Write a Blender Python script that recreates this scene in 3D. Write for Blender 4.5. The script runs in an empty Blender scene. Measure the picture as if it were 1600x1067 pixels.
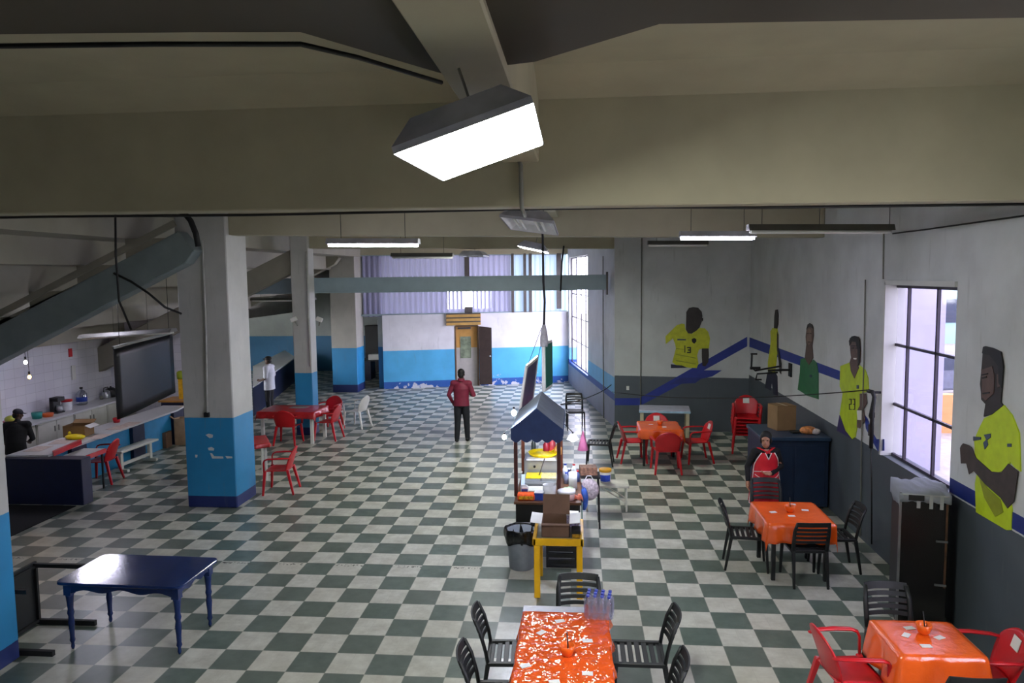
import bpy, math, random
from mathutils import Vector, Matrix, Euler
random.seed(7)
PI = math.pi
sc = bpy.context.scene
COL = sc.collection

# ------------------------------------------------------------------ camera
CP = Vector((1.70667, -7.74224, 3.89556))
yaw, pitch, roll, FPX = -0.0879577, -0.0886488, -0.0118266, 1180.56
_cy, _sy, _cp, _sp = math.cos(yaw), math.sin(yaw), math.cos(pitch), math.sin(pitch)
FW = Vector((_sy*_cp, _cy*_cp, _sp)); _r = Vector((_cy, -_sy, 0)); _u = _r.cross(FW)
RT = _r*math.cos(roll) + _u*math.sin(roll); UP = -_r*math.sin(roll) + _u*math.cos(roll)
cd = bpy.data.cameras.new('camera'); cam = bpy.data.objects.new('camera', cd); COL.objects.link(cam)
cd.sensor_fit = 'HORIZONTAL'; cd.sensor_width = 36.0; cd.lens = 36.0*FPX/1600; cd.clip_start = 0.05; cd.clip_end = 300
M3 = Matrix((RT, UP, -FW)).transposed()
cam.matrix_world = Matrix.Translation(CP) @ M3.to_4x4()
sc.camera = cam

def _ray(x, y): return FW + RT*((x-800)/FPX) - UP*((y-533.5)/FPX)
def at(x, y, ax, v):
    d = _ray(x, y); return CP + d*((v-CP[ax])/d[ax])
def atz(x, y, z=0.0): return at(x, y, 2, z)
def aty(x, y, Y): return at(x, y, 1, Y)
def atx(x, y, X): return at(x, y, 0, X)
def atp(x, y, P, n):
    d = _ray(x, y); return CP + d*((Vector(P)-CP).dot(n)/d.dot(n))

# ------------------------------------------------------------------ materials
def lin(c):
    if isinstance(c, str):
        c = c.lstrip('#'); c = [int(c[i:i+2], 16)/255 for i in (0, 2, 4)]
    return tuple((x/12.92 if x <= .04045 else ((x+.055)/1.055)**2.4) for x in c) + (1.0,)
class NT:
    def __init__(s, name):
        s.m = bpy.data.materials.new(name); s.m.use_nodes = True; s.t = s.m.node_tree; s.t.nodes.clear()
        s.out = s.n('ShaderNodeOutputMaterial')
    def n(s, t, **kw):
        o = s.t.nodes.new(t)
        for k, v in kw.items(): setattr(o, k, v)
        return o
    def l(s, a, b): s.t.links.new(a, b)
    def val(s, sock, v):
        if hasattr(v, 'is_output') or isinstance(v, bpy.types.NodeSocket): s.l(v, sock)
        else: sock.default_value = v
    def math(s, op, a, b=None, c=None):
        o = s.n('ShaderNodeMath', operation=op); s.val(o.inputs[0], a)
        if b is not None: s.val(o.inputs[1], b)
        if c is not None: s.val(o.inputs[2], c)
        return o.outputs[0]
    def mix(s, f, a, b, mode='MIX'):
        o = s.n('ShaderNodeMix', data_type='RGBA', blend_type=mode)
        s.val(o.inputs[0], f); s.val(o.inputs[6], a); s.val(o.inputs[7], b); return o.outputs[2]
    def pos(s, obj=False):
        if obj: return s.n('ShaderNodeTexCoord').outputs['Object']
        return s.n('ShaderNodeNewGeometry').outputs['Position']
    def noise(s, scale, detail=4, vec=None, rough=.55, sc3=None):
        o = s.n('ShaderNodeTexNoise'); o.inputs['Scale'].default_value = scale
        o.inputs['Detail'].default_value = detail; o.inputs['Roughness'].default_value = rough
        v = vec if vec is not None else s.pos()
        if sc3:
            mp = s.n('ShaderNodeMapping'); mp.inputs['Scale'].default_value = sc3; s.l(v, mp.inputs[0]); v = mp.outputs[0]
        s.l(v, o.inputs['Vector']); return o.outputs['Fac']
    def ramp(s, f, a, b, c0=0.0, c1=1.0):
        o = s.n('ShaderNodeMapRange'); s.val(o.inputs[0], f)
        o.inputs[1].default_value = a; o.inputs[2].default_value = b
        o.inputs[3].default_value = c0; o.inputs[4].default_value = c1
        return o.outputs[0]
    def bsdf(s, col, rough=.5, metal=0, bump=None, bstr=.2, bdist=.01, **kw):
        b = s.n('ShaderNodeBsdfPrincipled'); s.val(b.inputs['Base Color'], col)
        s.val(b.inputs['Roughness'], rough); s.val(b.inputs['Metallic'], metal)
        for k, v in kw.items(): s.val(b.inputs[k.replace('_', ' ')], v)
        if bump is not None:
            bp = s.n('ShaderNodeBump'); bp.inputs['Strength'].default_value = bstr; bp.inputs['Distance'].default_value = bdist
            s.l(bump, bp.inputs['Height']); s.l(bp.outputs[0], b.inputs['Normal'])
        s.l(b.outputs[0], s.out.inputs[0]); return b
_mc = {}
def mat(name, col, rough=.5, metal=0, var=.12, scale=6, bump=.0, bscale=40, **kw):
    """painted / plastic / wood surface with mottled tone"""
    if name in _mc: return _mc[name]
    t = NT(name); c = lin(col)
    d = tuple(x*(1-var*1.6) for x in c[:3]) + (1,); e = tuple(min(1, x*(1+var)) for x in c[:3]) + (1,)
    f = t.ramp(t.noise(scale, 4, t.pos(True)), .3, .7)
    cc = t.mix(f, d, e)
    bn = t.noise(bscale, 3, t.pos(True)) if bump else None
    t.bsdf(cc, rough, metal, bn, bump, .01, **kw)
    _mc[name] = t.m; return t.m
def emis(name, col, s):
    if name in _mc: return _mc[name]
    t = NT(name); e = t.n('ShaderNodeEmission'); e.inputs[0].default_value = lin(col); e.inputs[1].default_value = s
    t.l(e.outputs[0], t.out.inputs[0]); _mc[name] = t.m; return t.m
def glass(name, tint, rough=.05, alpha=.85):
    if name in _mc: return _mc[name]
    t = NT(name); a = t.n('ShaderNodeBsdfTransparent'); a.inputs[0].default_value = lin(tint)
    b = t.n('ShaderNodeBsdfGlossy'); b.inputs['Roughness'].default_value = rough
    m = t.n('ShaderNodeMixShader'); m.inputs[0].default_value = 1-alpha
    t.l(a.outputs[0], m.inputs[1]); t.l(b.outputs[0], m.inputs[2]); t.l(m.outputs[0], t.out.inputs[0])
    _mc[name] = t.m; return t.m
def frosted(name, tint, tr=.6, op=.3):
    """translucent sheet / film: part clear, part diffuse transmission"""
    if name in _mc: return _mc[name]
    t = NT(name)
    a = t.n('ShaderNodeBsdfTranslucent'); a.inputs[0].default_value = lin(tint)
    b = t.n('ShaderNodeBsdfDiffuse'); b.inputs[0].default_value = lin(tint)
    m = t.n('ShaderNodeMixShader'); m.inputs[0].default_value = op
    t.l(a.outputs[0], m.inputs[1]); t.l(b.outputs[0], m.inputs[2])
    c = t.n('ShaderNodeBsdfTransparent'); c.inputs[0].default_value = lin(tint)
    m2 = t.n('ShaderNodeMixShader'); m2.inputs[0].default_value = tr
    t.l(m.outputs[0], m2.inputs[1]); t.l(c.outputs[0], m2.inputs[2]); t.l(m2.outputs[0], t.out.inputs[0])
    _mc[name] = t.m; return t.m
def dado(name, bands, top, rough=.55, peel=0.0, bump=.05):
    """wall paint in level bands: bands = [(z_upper, colour)...] from the floor up, then top"""
    if name in _mc: return _mc[name]
    t = NT(name); p = t.pos(); sx = t.n('ShaderNodeSeparateXYZ'); t.l(p, sx.inputs[0]); z = sx.outputs[2]
    zz = t.math('ADD', z, t.math('MULTIPLY', t.math('SUBTRACT', t.noise(9, 3), .5), .012))
    c = lin(top)
    for zu, k in reversed(bands):
        c = t.mix(t.math('LESS_THAN', zz, zu), c, lin(k))
    dirt = t.ramp(t.noise(1.7, 5), .35, .75, 1.06, .86)
    o = t.n('ShaderNodeMix', data_type='RGBA', blend_type='MULTIPLY'); o.inputs[0].default_value = 1
    t.l(c, o.inputs[6]) if not isinstance(c, tuple) else None
    if isinstance(c, tuple): o.inputs[6].default_value = c
    cb = t.n('ShaderNodeCombineColor'); [t.l(dirt, cb.inputs[i]) for i in range(3)]
    t.l(cb.outputs[0], o.inputs[7]); c = o.outputs[2]
    if peel:
        # chipped paint near the foot of the wall showing pale plaster
        n = t.noise(3.2, 5, rough=.65); low = t.ramp(z, 0, .75, peel, 0)
        c = t.mix(t.math('GREATER_THAN', t.math('ADD', n, low), .80), c, lin('#c9cbd6'))
    # fine streaks and scratches
    st = t.noise(14, 4, sc3=(1, 1, .12)); c = t.mix(t.ramp(st, .62, .75, 0, .25), c, lin('#6f716c'))
    t.bsdf(c, rough, 0, t.noise(5, 5), bump, .02)
    _mc[name] = t.m; return t.m

# floor tiles
def floor_mat():
    t = NT('checkered_floor_tiles'); T = .4; p = t.pos(); sx = t.n('ShaderNodeSeparateXYZ'); t.l(p, sx.inputs[0])
    X, Y = sx.outputs[0], sx.outputs[1]
    fx = t.math('DIVIDE', X, T); fy = t.math('DIVIDE', Y, T)
    ix = t.math('FLOOR', fx); iy = t.math('FLOOR', fy)
    par = t.math('FLOORED_MODULO', t.math('ADD', ix, iy), 2.0)
    cv = t.n('ShaderNodeCombineXYZ'); t.l(ix, cv.inputs[0]); t.l(iy, cv.inputs[1])
    wn = t.n('ShaderNodeTexWhiteNoise'); wn.noise_dimensions = '2D'; t.l(cv.outputs[0], wn.inputs['Vector'])
    rnd = wn.outputs['Value']
    n1 = t.noise(5, 6, rough=.65); n2 = t.noise(22, 4, rough=.6)
    dark = t.mix(t.ramp(n1, .3, .7), lin('#4d5c54'), lin('#67756c'))
    dark = t.mix(t.math('MULTIPLY', rnd, .45), dark, lin('#62655b'))
    light = t.mix(t.ramp(n1, .3, .75), lin('#adaca0'), lin('#d3d4c9'))
    light = t.mix(t.math('MULTIPLY', rnd, .3), light, lin('#bdb7a4'))
    light = t.mix(t.ramp(n2, .5, .8, 0, .12), light, lin('#8d877a'))
    c = t.mix(par, light, dark)
    # joints: strong each tile, faint each half tile
    def edge(f, w): 
        a = t.math('ABSOLUTE', t.math('SUBTRACT', t.math('FRACT', f), .5)); return t.math('GREATER_THAN', a, .5-w)
    e1 = t.math('MAXIMUM', edge(fx, .008), edge(fy, .008))
    f2x = t.math('MULTIPLY', fx, 2.0); f2y = t.math('MULTIPLY', fy, 2.0)
    e2 = t.math('MULTIPLY', t.math('MAXIMUM', edge(f2x, .010), edge(f2y, .010)), t.math('MULTIPLY', n1, .35))
    c = t.mix(t.math('MULTIPLY', e1, .55), c, lin('#8b8c80'))
    c = t.mix(e2, c, lin('#6f6d62'))
    # chipped joint running across the hall
    yy = t.math('ABSOLUTE', t.math('SUBTRACT', t.math('ADD', Y, t.math('MULTIPLY', t.math('SUBTRACT', t.noise(2.3, 3), .5), .05)), 1.94))
    band = t.math('LESS_THAN', yy, .03); chip = t.math('GREATER_THAN', t.noise(26, 3), .55)
    wst = t.math('LESS_THAN', X, .9)
    c = t.mix(t.math('MULTIPLY', t.math('MULTIPLY', band, chip), t.math('MULTIPLY', wst, t.math('SUBTRACT', 1.0, par))), c, lin('#35352f'))
    r = t.math('MULTIPLY_ADD', rnd, .05, .31)
    t.bsdf(c, r, 0, t.noise(7, 3), .06, .01, Specular_IOR_Level=.7)
    return t.m

# ------------------------------------------------------------------ mesh builder
class MB:
    def __init__(s): s.v = []; s.f = []; s.mi = []; s.sm = []
    def add(s, vs, fs, m=0, sm=False):
        k = len(s.v); s.v += [Vector(v) for v in vs]
        for f in fs: s.f.append([i+k for i in f]); s.mi.append(m); s.sm.append(sm)
        return s
    def box(s, c, d, rz=0, m=0, R=None):
        c = Vector(c); R = R or Matrix.Rotation(rz, 3, 'Z')
        vs = [c + R @ Vector((x*d[0]/2, y*d[1]/2, z*d[2]/2)) for z in (-1, 1) for y in (-1, 1) for x in (-1, 1)]
        return s.add(vs, [(0, 2, 3, 1), (4, 5, 7, 6), (0, 1, 5, 4), (2, 6, 7, 3), (0, 4, 6, 2), (1, 3, 7, 5)], m)
    def b2(s, x0, x1, y0, y1, z0, z1, m=0):
        return s.box(((x0+x1)/2, (y0+y1)/2, (z0+z1)/2), (abs(x1-x0), abs(y1-y0), abs(z1-z0)), 0, m)
    def bar(s, p0, p1, w, h, up=(0, 0, 1), m=0, w1=None, h1=None):
        p0 = Vector(p0); p1 = Vector(p1); d = (p1-p0).normalized(); up = Vector(up)
        if abs(d.dot(up)) > .98: up = Vector((0, 1, 0))
        a = d.cross(up).normalized(); b = a.cross(d); w1 = w if w1 is None else w1; h1 = h if h1 is None else h1
        vs = [p + a*(i*ww/2) + b*(j*hh/2) for p, ww, hh in ((p0, w, h), (p1, w1, h1)) for j in (-1, 1) for i in (-1, 1)]
        return s.add(vs, [(0, 1, 3, 2), (4, 6, 7, 5), (0, 4, 5, 1), (2, 3, 7, 6), (0, 2, 6, 4), (1, 5, 7, 3)], m)
    def tube(s, pts, r, n=8, m=0, sm=True, ends=True, sq=(1, 1), ref=None):
        P = [Vector(p) for p in pts]; k = len(P); R = r if isinstance(r, (list, tuple)) else [r]*k
        vs = []; a = None
        for i in range(k):
            d = (P[min(i+1, k-1)]-P[max(i-1, 0)])
            d = d.normalized() if d.length > 1e-9 else Vector((0, 0, 1))
            if a is None:
                q = Vector(ref) if ref else (Vector((0, 0, 1)) if abs(d.z) < .9 else Vector((1, 0, 0)))
                a = (q - d*q.dot(d)).normalized()
            else:
                a = (a - d*a.dot(d)).normalized()
            b = d.cross(a)
            for j in range(n):
                t = 2*PI*j/n; vs.append(P[i] + (a*math.cos(t)*sq[0] + b*math.sin(t)*sq[1])*R[i])
        fs = [(i*n+j, i*n+(j+1) % n, (i+1)*n+(j+1) % n, (i+1)*n+j) for i in range(k-1) for j in range(n)]
        s.add(vs, fs, m, sm)
        if ends:
            b0 = len(s.v)-k*n
            s.f.append([b0+j for j in reversed(range(n))]); s.mi.append(m); s.sm.append(False)
            s.f.append([b0+(k-1)*n+j for j in range(n)]); s.mi.append(m); s.sm.append(False)
        return s
    def cyl(s, c, r, h, n=20, m=0, r1=None, sm=True):
        c = Vector(c); return s.tube([c, c+Vector((0, 0, h))], [r, r if r1 is None else r1], n, m, sm)
    def lathe(s, prof, c=(0, 0, 0), n=20, m=0, sm=True, R=None):
        c = Vector(c); k = len(prof)
        vs = [Vector((r*math.cos(2*PI*j/n), r*math.sin(2*PI*j/n), z)) for r, z in prof for j in range(n)]
        vs = [c + (R @ v if R else v) for v in vs]
        fs = [(i*n+j, i*n+(j+1) % n, (i+1)*n+(j+1) % n, (i+1)*n+j) for i in range(k-1) for j in range(n)]
        s.add(vs, fs, m, sm); b0 = len(s.v)-k*n
        if prof[0][0] > 1e-6: s.f.append([b0+j for j in reversed(range(n))]); s.mi.append(m); s.sm.append(False)
        if prof[-1][0] > 1e-6: s.f.append([b0+(k-1)*n+j for j in range(n)]); s.mi.append(m); s.sm.append(False)
        return s
    def prism(s, pts, vec, m=0):
        P = [Vector(p) for p in pts]; v = Vector(vec); n = len(P)
        nr = Vector()
        for i in range(n): nr += P[i].cross(P[(i+1) % n])
        if nr.dot(v) > 0: P.reverse()
        vs = P + [p+v for p in P]
        return s.add(vs, [list(range(n)), list(reversed(range(n, 2*n)))] + [((i+1) % n, i, n+i, n+(i+1) % n) for i in range(n)], m)
    def ell(s, c, r, nu=14, nv=9, m=0, R=None):
        c = Vector(c); vs = [Vector((0, 0, -1))]
        for i in range(1, nv):
            t = -PI/2+PI*i/nv
            for j in range(nu): vs.append(Vector((math.cos(t)*math.cos(2*PI*j/nu), math.cos(t)*math.sin(2*PI*j/nu), math.sin(t))))
        vs.append(Vector((0, 0, 1)))
        fs = [(0, 1+(j+1) % nu, 1+j) for j in range(nu)]
        for i in range(nv-2):
            for j in range(nu): a = 1+i*nu; b = a+nu; fs.append((a+j, a+(j+1) % nu, b+(j+1) % nu, b+j))
        a = 1+(nv-2)*nu; fs += [(a+j, a+(j+1) % nu, len(vs)-1) for j in range(nu)]
        vs = [Vector((v.x*r[0], v.y*r[1], v.z*r[2])) for v in vs]
        return s.add([c + (R @ v if R else v) for v in vs], fs, m, True)
    def grid(s, fn, nu, nv, m=0, sm=True):
        vs = [fn(i/nu, j/nv) for j in range(nv+1) for i in range(nu+1)]
        return s.add(vs, [(j*(nu+1)+i, j*(nu+1)+i+1, (j+1)*(nu+1)+i+1, (j+1)*(nu+1)+i) for j in range(nv) for i in range(nu)], m, sm)
    def limb(s, pts, rad, n=12):
        s.tube(pts, rad, n); s.ell(pts[0], (rad[0],)*3, n, 8); s.ell(pts[-1], (rad[-1],)*3, n, 8); return s
    def build(s, name, mats, parent=None, world=False, bev=0, solid=0, remesh=0, sub=0, seg=1):
        me = bpy.data.meshes.new(name); off = Vector()
        if parent is not None and world:
            iv = parent.matrix_basis.inverted()
            if parent.parent: iv = (parent.parent.matrix_basis @ parent.matrix_basis).inverted()
            vs = [iv @ v for v in s.v]
        else: vs = s.v
        me.from_pydata([tuple(v) for v in vs], [], s.f); me.update()
        mats = mats if isinstance(mats, (list, tuple)) else [mats]
        for m in mats: me.materials.append(m)
        for p, mi, sm in zip(me.polygons, s.mi, s.sm): p.material_index = min(mi, len(mats)-1); p.use_smooth = sm
        o = bpy.data.objects.new(name, me); COL.objects.link(o)
        if parent is not None: o.parent = parent
        if solid: q = o.modifiers.new('solid', 'SOLIDIFY'); q.thickness = solid; q.offset = 0
        if sub: q = o.modifiers.new('sub', 'SUBSURF'); q.levels = q.render_levels = sub
        if bev: q = o.modifiers.new('bevel', 'BEVEL'); q.width = bev; q.segments = seg; q.limit_method = 'ANGLE'
        if remesh:
            q = o.modifiers.new('remesh', 'REMESH'); q.mode = 'VOXEL'; q.voxel_size = remesh; q.use_smooth_shade = True
            q = o.modifiers.new('smooth', 'SMOOTH'); q.iterations = 4; q.factor = .5
        return o
def tag(o, label, cat, group=None):
    o['label'] = label; o['category'] = cat
    if group: o['group'] = group
    return o
def thing(name, label, cat, loc=(0, 0, 0), rz=0, group=None, R=None):
    o = bpy.data.objects.new(name, None); COL.objects.link(o); o.empty_display_size = .1
    o.location = loc; o.rotation_euler = (0, 0, rz) if R is None else R
    o.matrix_basis  # basis is derived from loc/rot
    return tag(o, label, cat, group)
def struct(o): o['kind'] = 'structure'; return o
def dup(root, loc, rz, label, group=None, rot=None):
    r = root.copy(); COL.objects.link(r); r.location = loc; r.rotation_euler = rot or (0, 0, rz); r['label'] = label
    if group: r['group'] = group
    for ch in [c for c in bpy.data.objects if c.parent == root]:
        c = ch.copy(); COL.objects.link(c); c.parent = r
        for g in [q for q in bpy.data.objects if q.parent == ch]:
            d = g.copy(); COL.objects.link(d); d.parent = c
    return r
def nrm(a, b, up=(0, 0, 1)):
    return (Vector(b)-Vector(a)).cross(Vector(up)).normalized()
WORLD, EXPO = 18.0, 0.35

# ------------------------------------------------------------------ shared materials
BEIGE = '#aaa58e'; WHITE = '#c6c7c4'; BLUE = '#2382b4'; NAVY = '#1c2c63'; GRAY = '#4c555c'
m_floor = floor_mat()
m_conc = mat('beige_painted_concrete', '#a29c84', .7, var=.06, scale=1.5, bump=.05, bscale=12)
m_concd = mat('bare_grey_concrete', '#8a8678', .8, var=.1, scale=1.2, bump=.08, bscale=14)
m_soffit = mat('dark_brown_soffit', '#3d3629', .75, var=.1, scale=1.2)  # near beam coloured much darker than the other beams
m_pillar = dado('pillar_paint', [(.2, NAVY), (1.55, BLUE)], '#b3b3ad', .5)
m_pillar3 = dado('far_pillar_paint', [(.26, NAVY), (1.5, '#2b86bb')], '#aaa79f', .5, peel=.1)
m_wallR = dado('right_wall_paint', [(1.42, '#4a5259')], '#c3c6c6', .55)
m_wallM = dado('mural_wall_paint', [(1.33, '#4a5259')], '#b9bdbc', .55)
m_wallS = dado('window_wall_paint', [(.68, '#8d90a2'), (.86, '#2a4796'), (1.28, '#6fb2dd')], '#c9c9cb', .55, peel=.12)
m_wallB = dado('back_wall_paint', [(.24, '#2a5cab'), (1.32, '#52aede')], '#d9d8de', .5, peel=.28)
m_wallF = dado('far_wall_paint', [(1.45, '#2c6c94')], '#9aa09c', .6)
m_white = mat('white_painted_plaster', '#c9c9c6', .6, var=.05, scale=2)
m_steps = mat('concrete_terrace', '#9b978b', .75, var=.08, scale=1.3, bump=.06, bscale=9)
m_raker = mat('grey_blue_painted_raker', '#7c8888', .5, var=.1, scale=2)
m_steel = mat('grey_blue_painted_steel', '#93a5ab', .5, .0, var=.08, scale=2)
m_dsteel = mat('dark_brown_steel', '#55504d', .5, .3)
m_black = mat('black_resin', '#131618', .5, var=.2, scale=9)
m_blackm = mat('matte_black', '#131415', .6, var=.2)
m_cable = mat('black_cable', '#121212', .6)
m_pipe = mat('pale_conduit', '#b5b5ae', .45)
m_gpipe = mat('grey_conduit', '#77776f', .5)
m_red = mat('red_plastic', '#c3141f', .33, var=.08, scale=5)
m_paper = mat('white_paper', '#dcdcd8', .7, var=.03)
m_wplast = mat('white_plastic', '#dcdbd4', .4, var=.04)
m_yel = mat('yellow_painted_wood', '#e2ac0e', .4, var=.1, scale=5)
m_card = mat('brown_cardboard', '#8d6f4c', .85, var=.08, scale=5)
m_cardd = mat('dark_cardboard', '#6b5140', .85, var=.1, scale=5)
m_blue = mat('blue_paint', BLUE, .5, var=.08)
m_navy = mat('navy_paint', '#101a3a', .45, var=.12)
m_stripe = mat('royal_blue_wall_paint', '#1b2f86', .5, var=.08)
m_stripeL = mat('dark_blue_wall_paint', '#182a74', .5, var=.08)
m_lamp_on = emis('lit_diffuser', '#f2f6ee', 75.0)
m_tube_on = emis('lit_tube', '#eae8ff', 80.0)
m_lampgrey = mat('lamp_housing_grey', '#b4b6c2', .4, .2)
m_lampdark = mat('lamp_housing_dark', '#55544e', .5, .2)
m_refl = mat('white_reflector', '#d4d4d6', .4)
m_wood = mat('dark_red_brown_wood', '#4b2420', .45, var=.15, scale=8)
m_woodl = mat('orange_brown_wood', '#7c3f25', .45, var=.15, scale=8)

def wall(A, B, z0, z1, th, m, name, holes=(), side=1):
    """wall from A to B (floor points); body grows to the right of A->B times side"""
    A = Vector((A[0], A[1], 0)); B = Vector((B[0], B[1], 0)); L = (B-A).length; d = (B-A)/L
    n = Vector((d.y, -d.x, 0))*side
    ss = sorted({0, L} | {h[0] for h in holes} | {h[1] for h in holes}); zs = sorted({z0, z1} | {h[2] for h in holes} | {h[3] for h in holes})
    ins = lambda a, b: any(h[0] <= a < h[1] and h[2] <= b < h[3] for h in holes)
    S, Z = len(ss), len(zs); mb = MB()
    solid = {(i, j): not ins((ss[i]+ss[i+1])/2, (zs[j]+zs[j+1])/2) for i in range(S-1) for j in range(Z-1)}
    P = lambda i, j, k: A + d*ss[i] + n*(th*k) + Vector((0, 0, zs[j]))
    idx = {}
    for k in (0, 1):
        for j in range(Z):
            for i in range(S): idx[i, j, k] = len(mb.v); mb.v.append(P(i, j, k))
    def q(*a): mb.f.append([idx[x] for x in a]); mb.mi.append(0); mb.sm.append(False)
    for i in range(S-1):
        for j in range(Z-1):
            if not solid[i, j]: continue
            q((i, j, 0), (i, j+1, 0), (i+1, j+1, 0), (i+1, j, 0)) if side < 0 else q((i, j, 0), (i+1, j, 0), (i+1, j+1, 0), (i, j+1, 0))
            q((i, j, 1), (i+1, j, 1), (i+1, j+1, 1), (i, j+1, 1)) if side < 0 else q((i, j, 1), (i, j+1, 1), (i+1, j+1, 1), (i+1, j, 1))
            for (di, dj, e) in ((-1, 0, ((i, j), (i, j+1))), (1, 0, ((i+1, j), (i+1, j+1))), (0, -1, ((i, j), (i+1, j))), (0, 1, ((i, j+1), (i+1, j+1)))):
                if not solid.get((i+di, j+dj), False):
                    a, b = e; q((*a, 0), (*b, 0), (*b, 1), (*a, 1))
    return struct(mb.build(name, m))

# ------------------------------------------------------------------ room shell
plan = [(-16, -9.4), (6.05, -9.4), (6.05, 11.0), (2.86, 11.5), (1.57, 19.6), (-4.8, 18.0), (-4.8, 23), (-16, 23)]
struct(MB().prism([(x, y, -.2) for x, y in plan], (0, 0, .2)).build('floor', m_floor))
struct(MB().prism([(x, y, 5.45) for x, y in plan], (0, 0, .2)).build('ceiling', m_conc))
RWX = 5.8
wall((RWX, -9.0), (RWX, 10.75), 0, 5.45, .25, m_wallR, 'wall_right', [(9.0+.85, 9.0+2.75, 1.4, 3.74), (9-4.6, 9-2.4, 1.4, 3.74)], 1)
MA, MBp = (2.61, 11.27), (5.8, 10.75)
wall(MA, MBp, 0, 5.45, .25, m_wallM, 'wall_mural', (), -1)
SA, SB = (2.61, 11.27), (1.34, 19.34)
wall(SA, SB, 0, 5.45, .25, m_wallS, 'wall_window', [(4.0, 7.85, .78, 4.45)], 1)
BA, BB = (-4.98, 17.6), (1.34, 19.34)
BL = math.hypot(BB[0]-BA[0], BB[1]-BA[1]); bd = Vector((BB[0]-BA[0], BB[1]-BA[1], 0))/BL; bn = Vector((bd.y, -bd.x, 0))
def bw(s, z=0, off=0): return Vector((BA[0], BA[1], 0)) + bd*s + bn*off + Vector((0, 0, z))
wall(BA, BB, 0, 2.55, .2, m_wallB, 'wall_back', [(2.5, 3.3, .0, 2.3)], -1)
wall((-5.98, 17.325), BB, 4.6, 5.45, .2, m_conc, 'wall_back_upper', (), -1)
wall((-5.0, 17.81), (-5.0, 23), 0, 5.45, .2, m_wallF, 'wall_recess', (), -1)
wall((-15, 22.6), (-5.0, 22.6), 0, 5.45, .2, m_wallF, 'wall_far', (), -1)
wall((-10.5, -9.0), (5.8, -9.0), 0, 5.45, .2, m_white, 'wall_rear', (), 1)
# tiled kitchen walls
def tile_mat():
    t = NT('white_wall_tiles'); tc = t.pos(); sx = t.n('ShaderNodeSeparateXYZ'); t.l(tc, sx.inputs[0])
    cb = t.n('ShaderNodeCombineXYZ'); t.l(t.math('ADD', sx.outputs[0], sx.outputs[1]), cb.inputs[0]); t.l(sx.outputs[2], cb.inputs[1])
    br = t.n('ShaderNodeTexBrick'); t.l(cb.outputs[0], br.inputs[0]); br.offset = 0
    br.inputs['Scale'].default_value = 1; br.inputs['Brick Width'].default_value = .3; br.inputs['Row Height'].default_value = .2
    br.inputs['Mortar Size'].default_value = .004
    br.inputs['Color1'].default_value = lin('#d8d7de'); br.inputs['Color2'].default_value = lin('#cfced8'); br.inputs['Mortar'].default_value = lin('#b9b8c0')
    t.bsdf(br.outputs[0], .12, 0); return t.m
m_tile = tile_mat()
wall((-10.35, -9.0), (-10.35, 10.7), 0, 5.45, .2, m_tile, 'wall_left', (), -1)
wall((-10.35, 10.7), (-8.0, 10.7), 0, 2.9, .15, m_tile, 'wall_kitchen', (), -1)
wall((-14.5, 10.95), (-14.5, 22.6), 0, 5.45, .2, m_wallF, 'wall_left_far', (), -1)
# thin near-black patch on the floor beside the counter end
struct(MB().b2(-8.6, -6.93, 2.0, 4.28, 0, .012).build('trim_1', mat('near_black_floor_patch', '#06080d', .9)))

# pillars
def pillar(x0, x1, y0, y1, m, name='pillar'):
    p = struct(MB().b2(x0, x1, y0, y1, 0, 5.45).build(name, m, bev=.015)); return p
P0 = pillar(-4.95, -4.07, -1.5, -.7, m_pillar)
P1 = pillar(-4.94, -4.07, 4.33, 5.1, m_pillar)
P2 = pillar(-5.23, -4.79, 10.1, 10.5, m_pillar)
P3 = pillar(-6.55, -5.68, 16.88, 17.75, m_pillar3)

# worn patches on the big pillar's blue paint
ch_ = lambda x, y: aty(x/3.5575, 560+y/3.5575, 4.33)
for pts in ([(1143, 425), (1160, 418), (1184, 424), (1182, 440), (1165, 443)], [(1156, 497), (1175, 492), (1191, 500), (1188, 512), (1160, 510)], [(1168, 526), (1180, 528), (1190, 543), (1240, 545), (1242, 556), (1180, 556)], [(1253, 542), (1290, 545), (1292, 554), (1262, 556)], [(1085, 535), (1098, 536), (1096, 550), (1086, 550)]):
    struct(MB().prism([ch_(x, y) for x, y in pts], (0, -.003, 0)).build('paint_chip', m_white, P1, world=True))
# beams
def beam(pts, vec, m, name='ceiling_beam'): return struct(MB().prism(pts, vec).build(name, m, bev=.01))
zt = 5.45
# near beam: its soffit flares out in plan where it meets the lengthwise beam
nb = [(-9, -6.8), (6.0, -6.8), (6.0, -4.55), (3.44, -4.55), (2.03, -4.65), (1.52, -4.19), (1.05, -4.05), (.61, -4.73), (.19, -4.78), (-.56, -4.85), (-9, -5.1)]
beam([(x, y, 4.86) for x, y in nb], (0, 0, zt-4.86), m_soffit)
beam([(-9, -1.35, 4.52), (5.8, -1.35, 4.43), (5.8, -1.35, zt), (-9, -1.35, zt)], (0, .24, 0), m_conc)
beam([(-4.07, 4.45, 4.6), (5.8, 5.35, 4.45), (5.8, 5.35, zt), (-4.07, 4.45, zt)], (0, .35, 0), m_conc)
beam([(-5.0, 10.2, 4.58), (2.62, 11.3, 4.50), (2.62, 11.3, zt), (-5.0, 10.2, zt)], (0, .35, 0), m_conc)
beam([(1.075, -9, 4.825), (1.385, -9, 4.825), (1.385, -9, zt), (1.075, -9, zt)], (0, 14, 0), m_conc, 'lengthwise_beam')
# sloping fillet between slab and beam
struct(MB().prism([(-9, -1.35, 5.33), (-9, -1.35, zt), (-9, -1.95, zt)], (14.8, 0, 0)).build('beam_fillet', m_conc))
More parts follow.
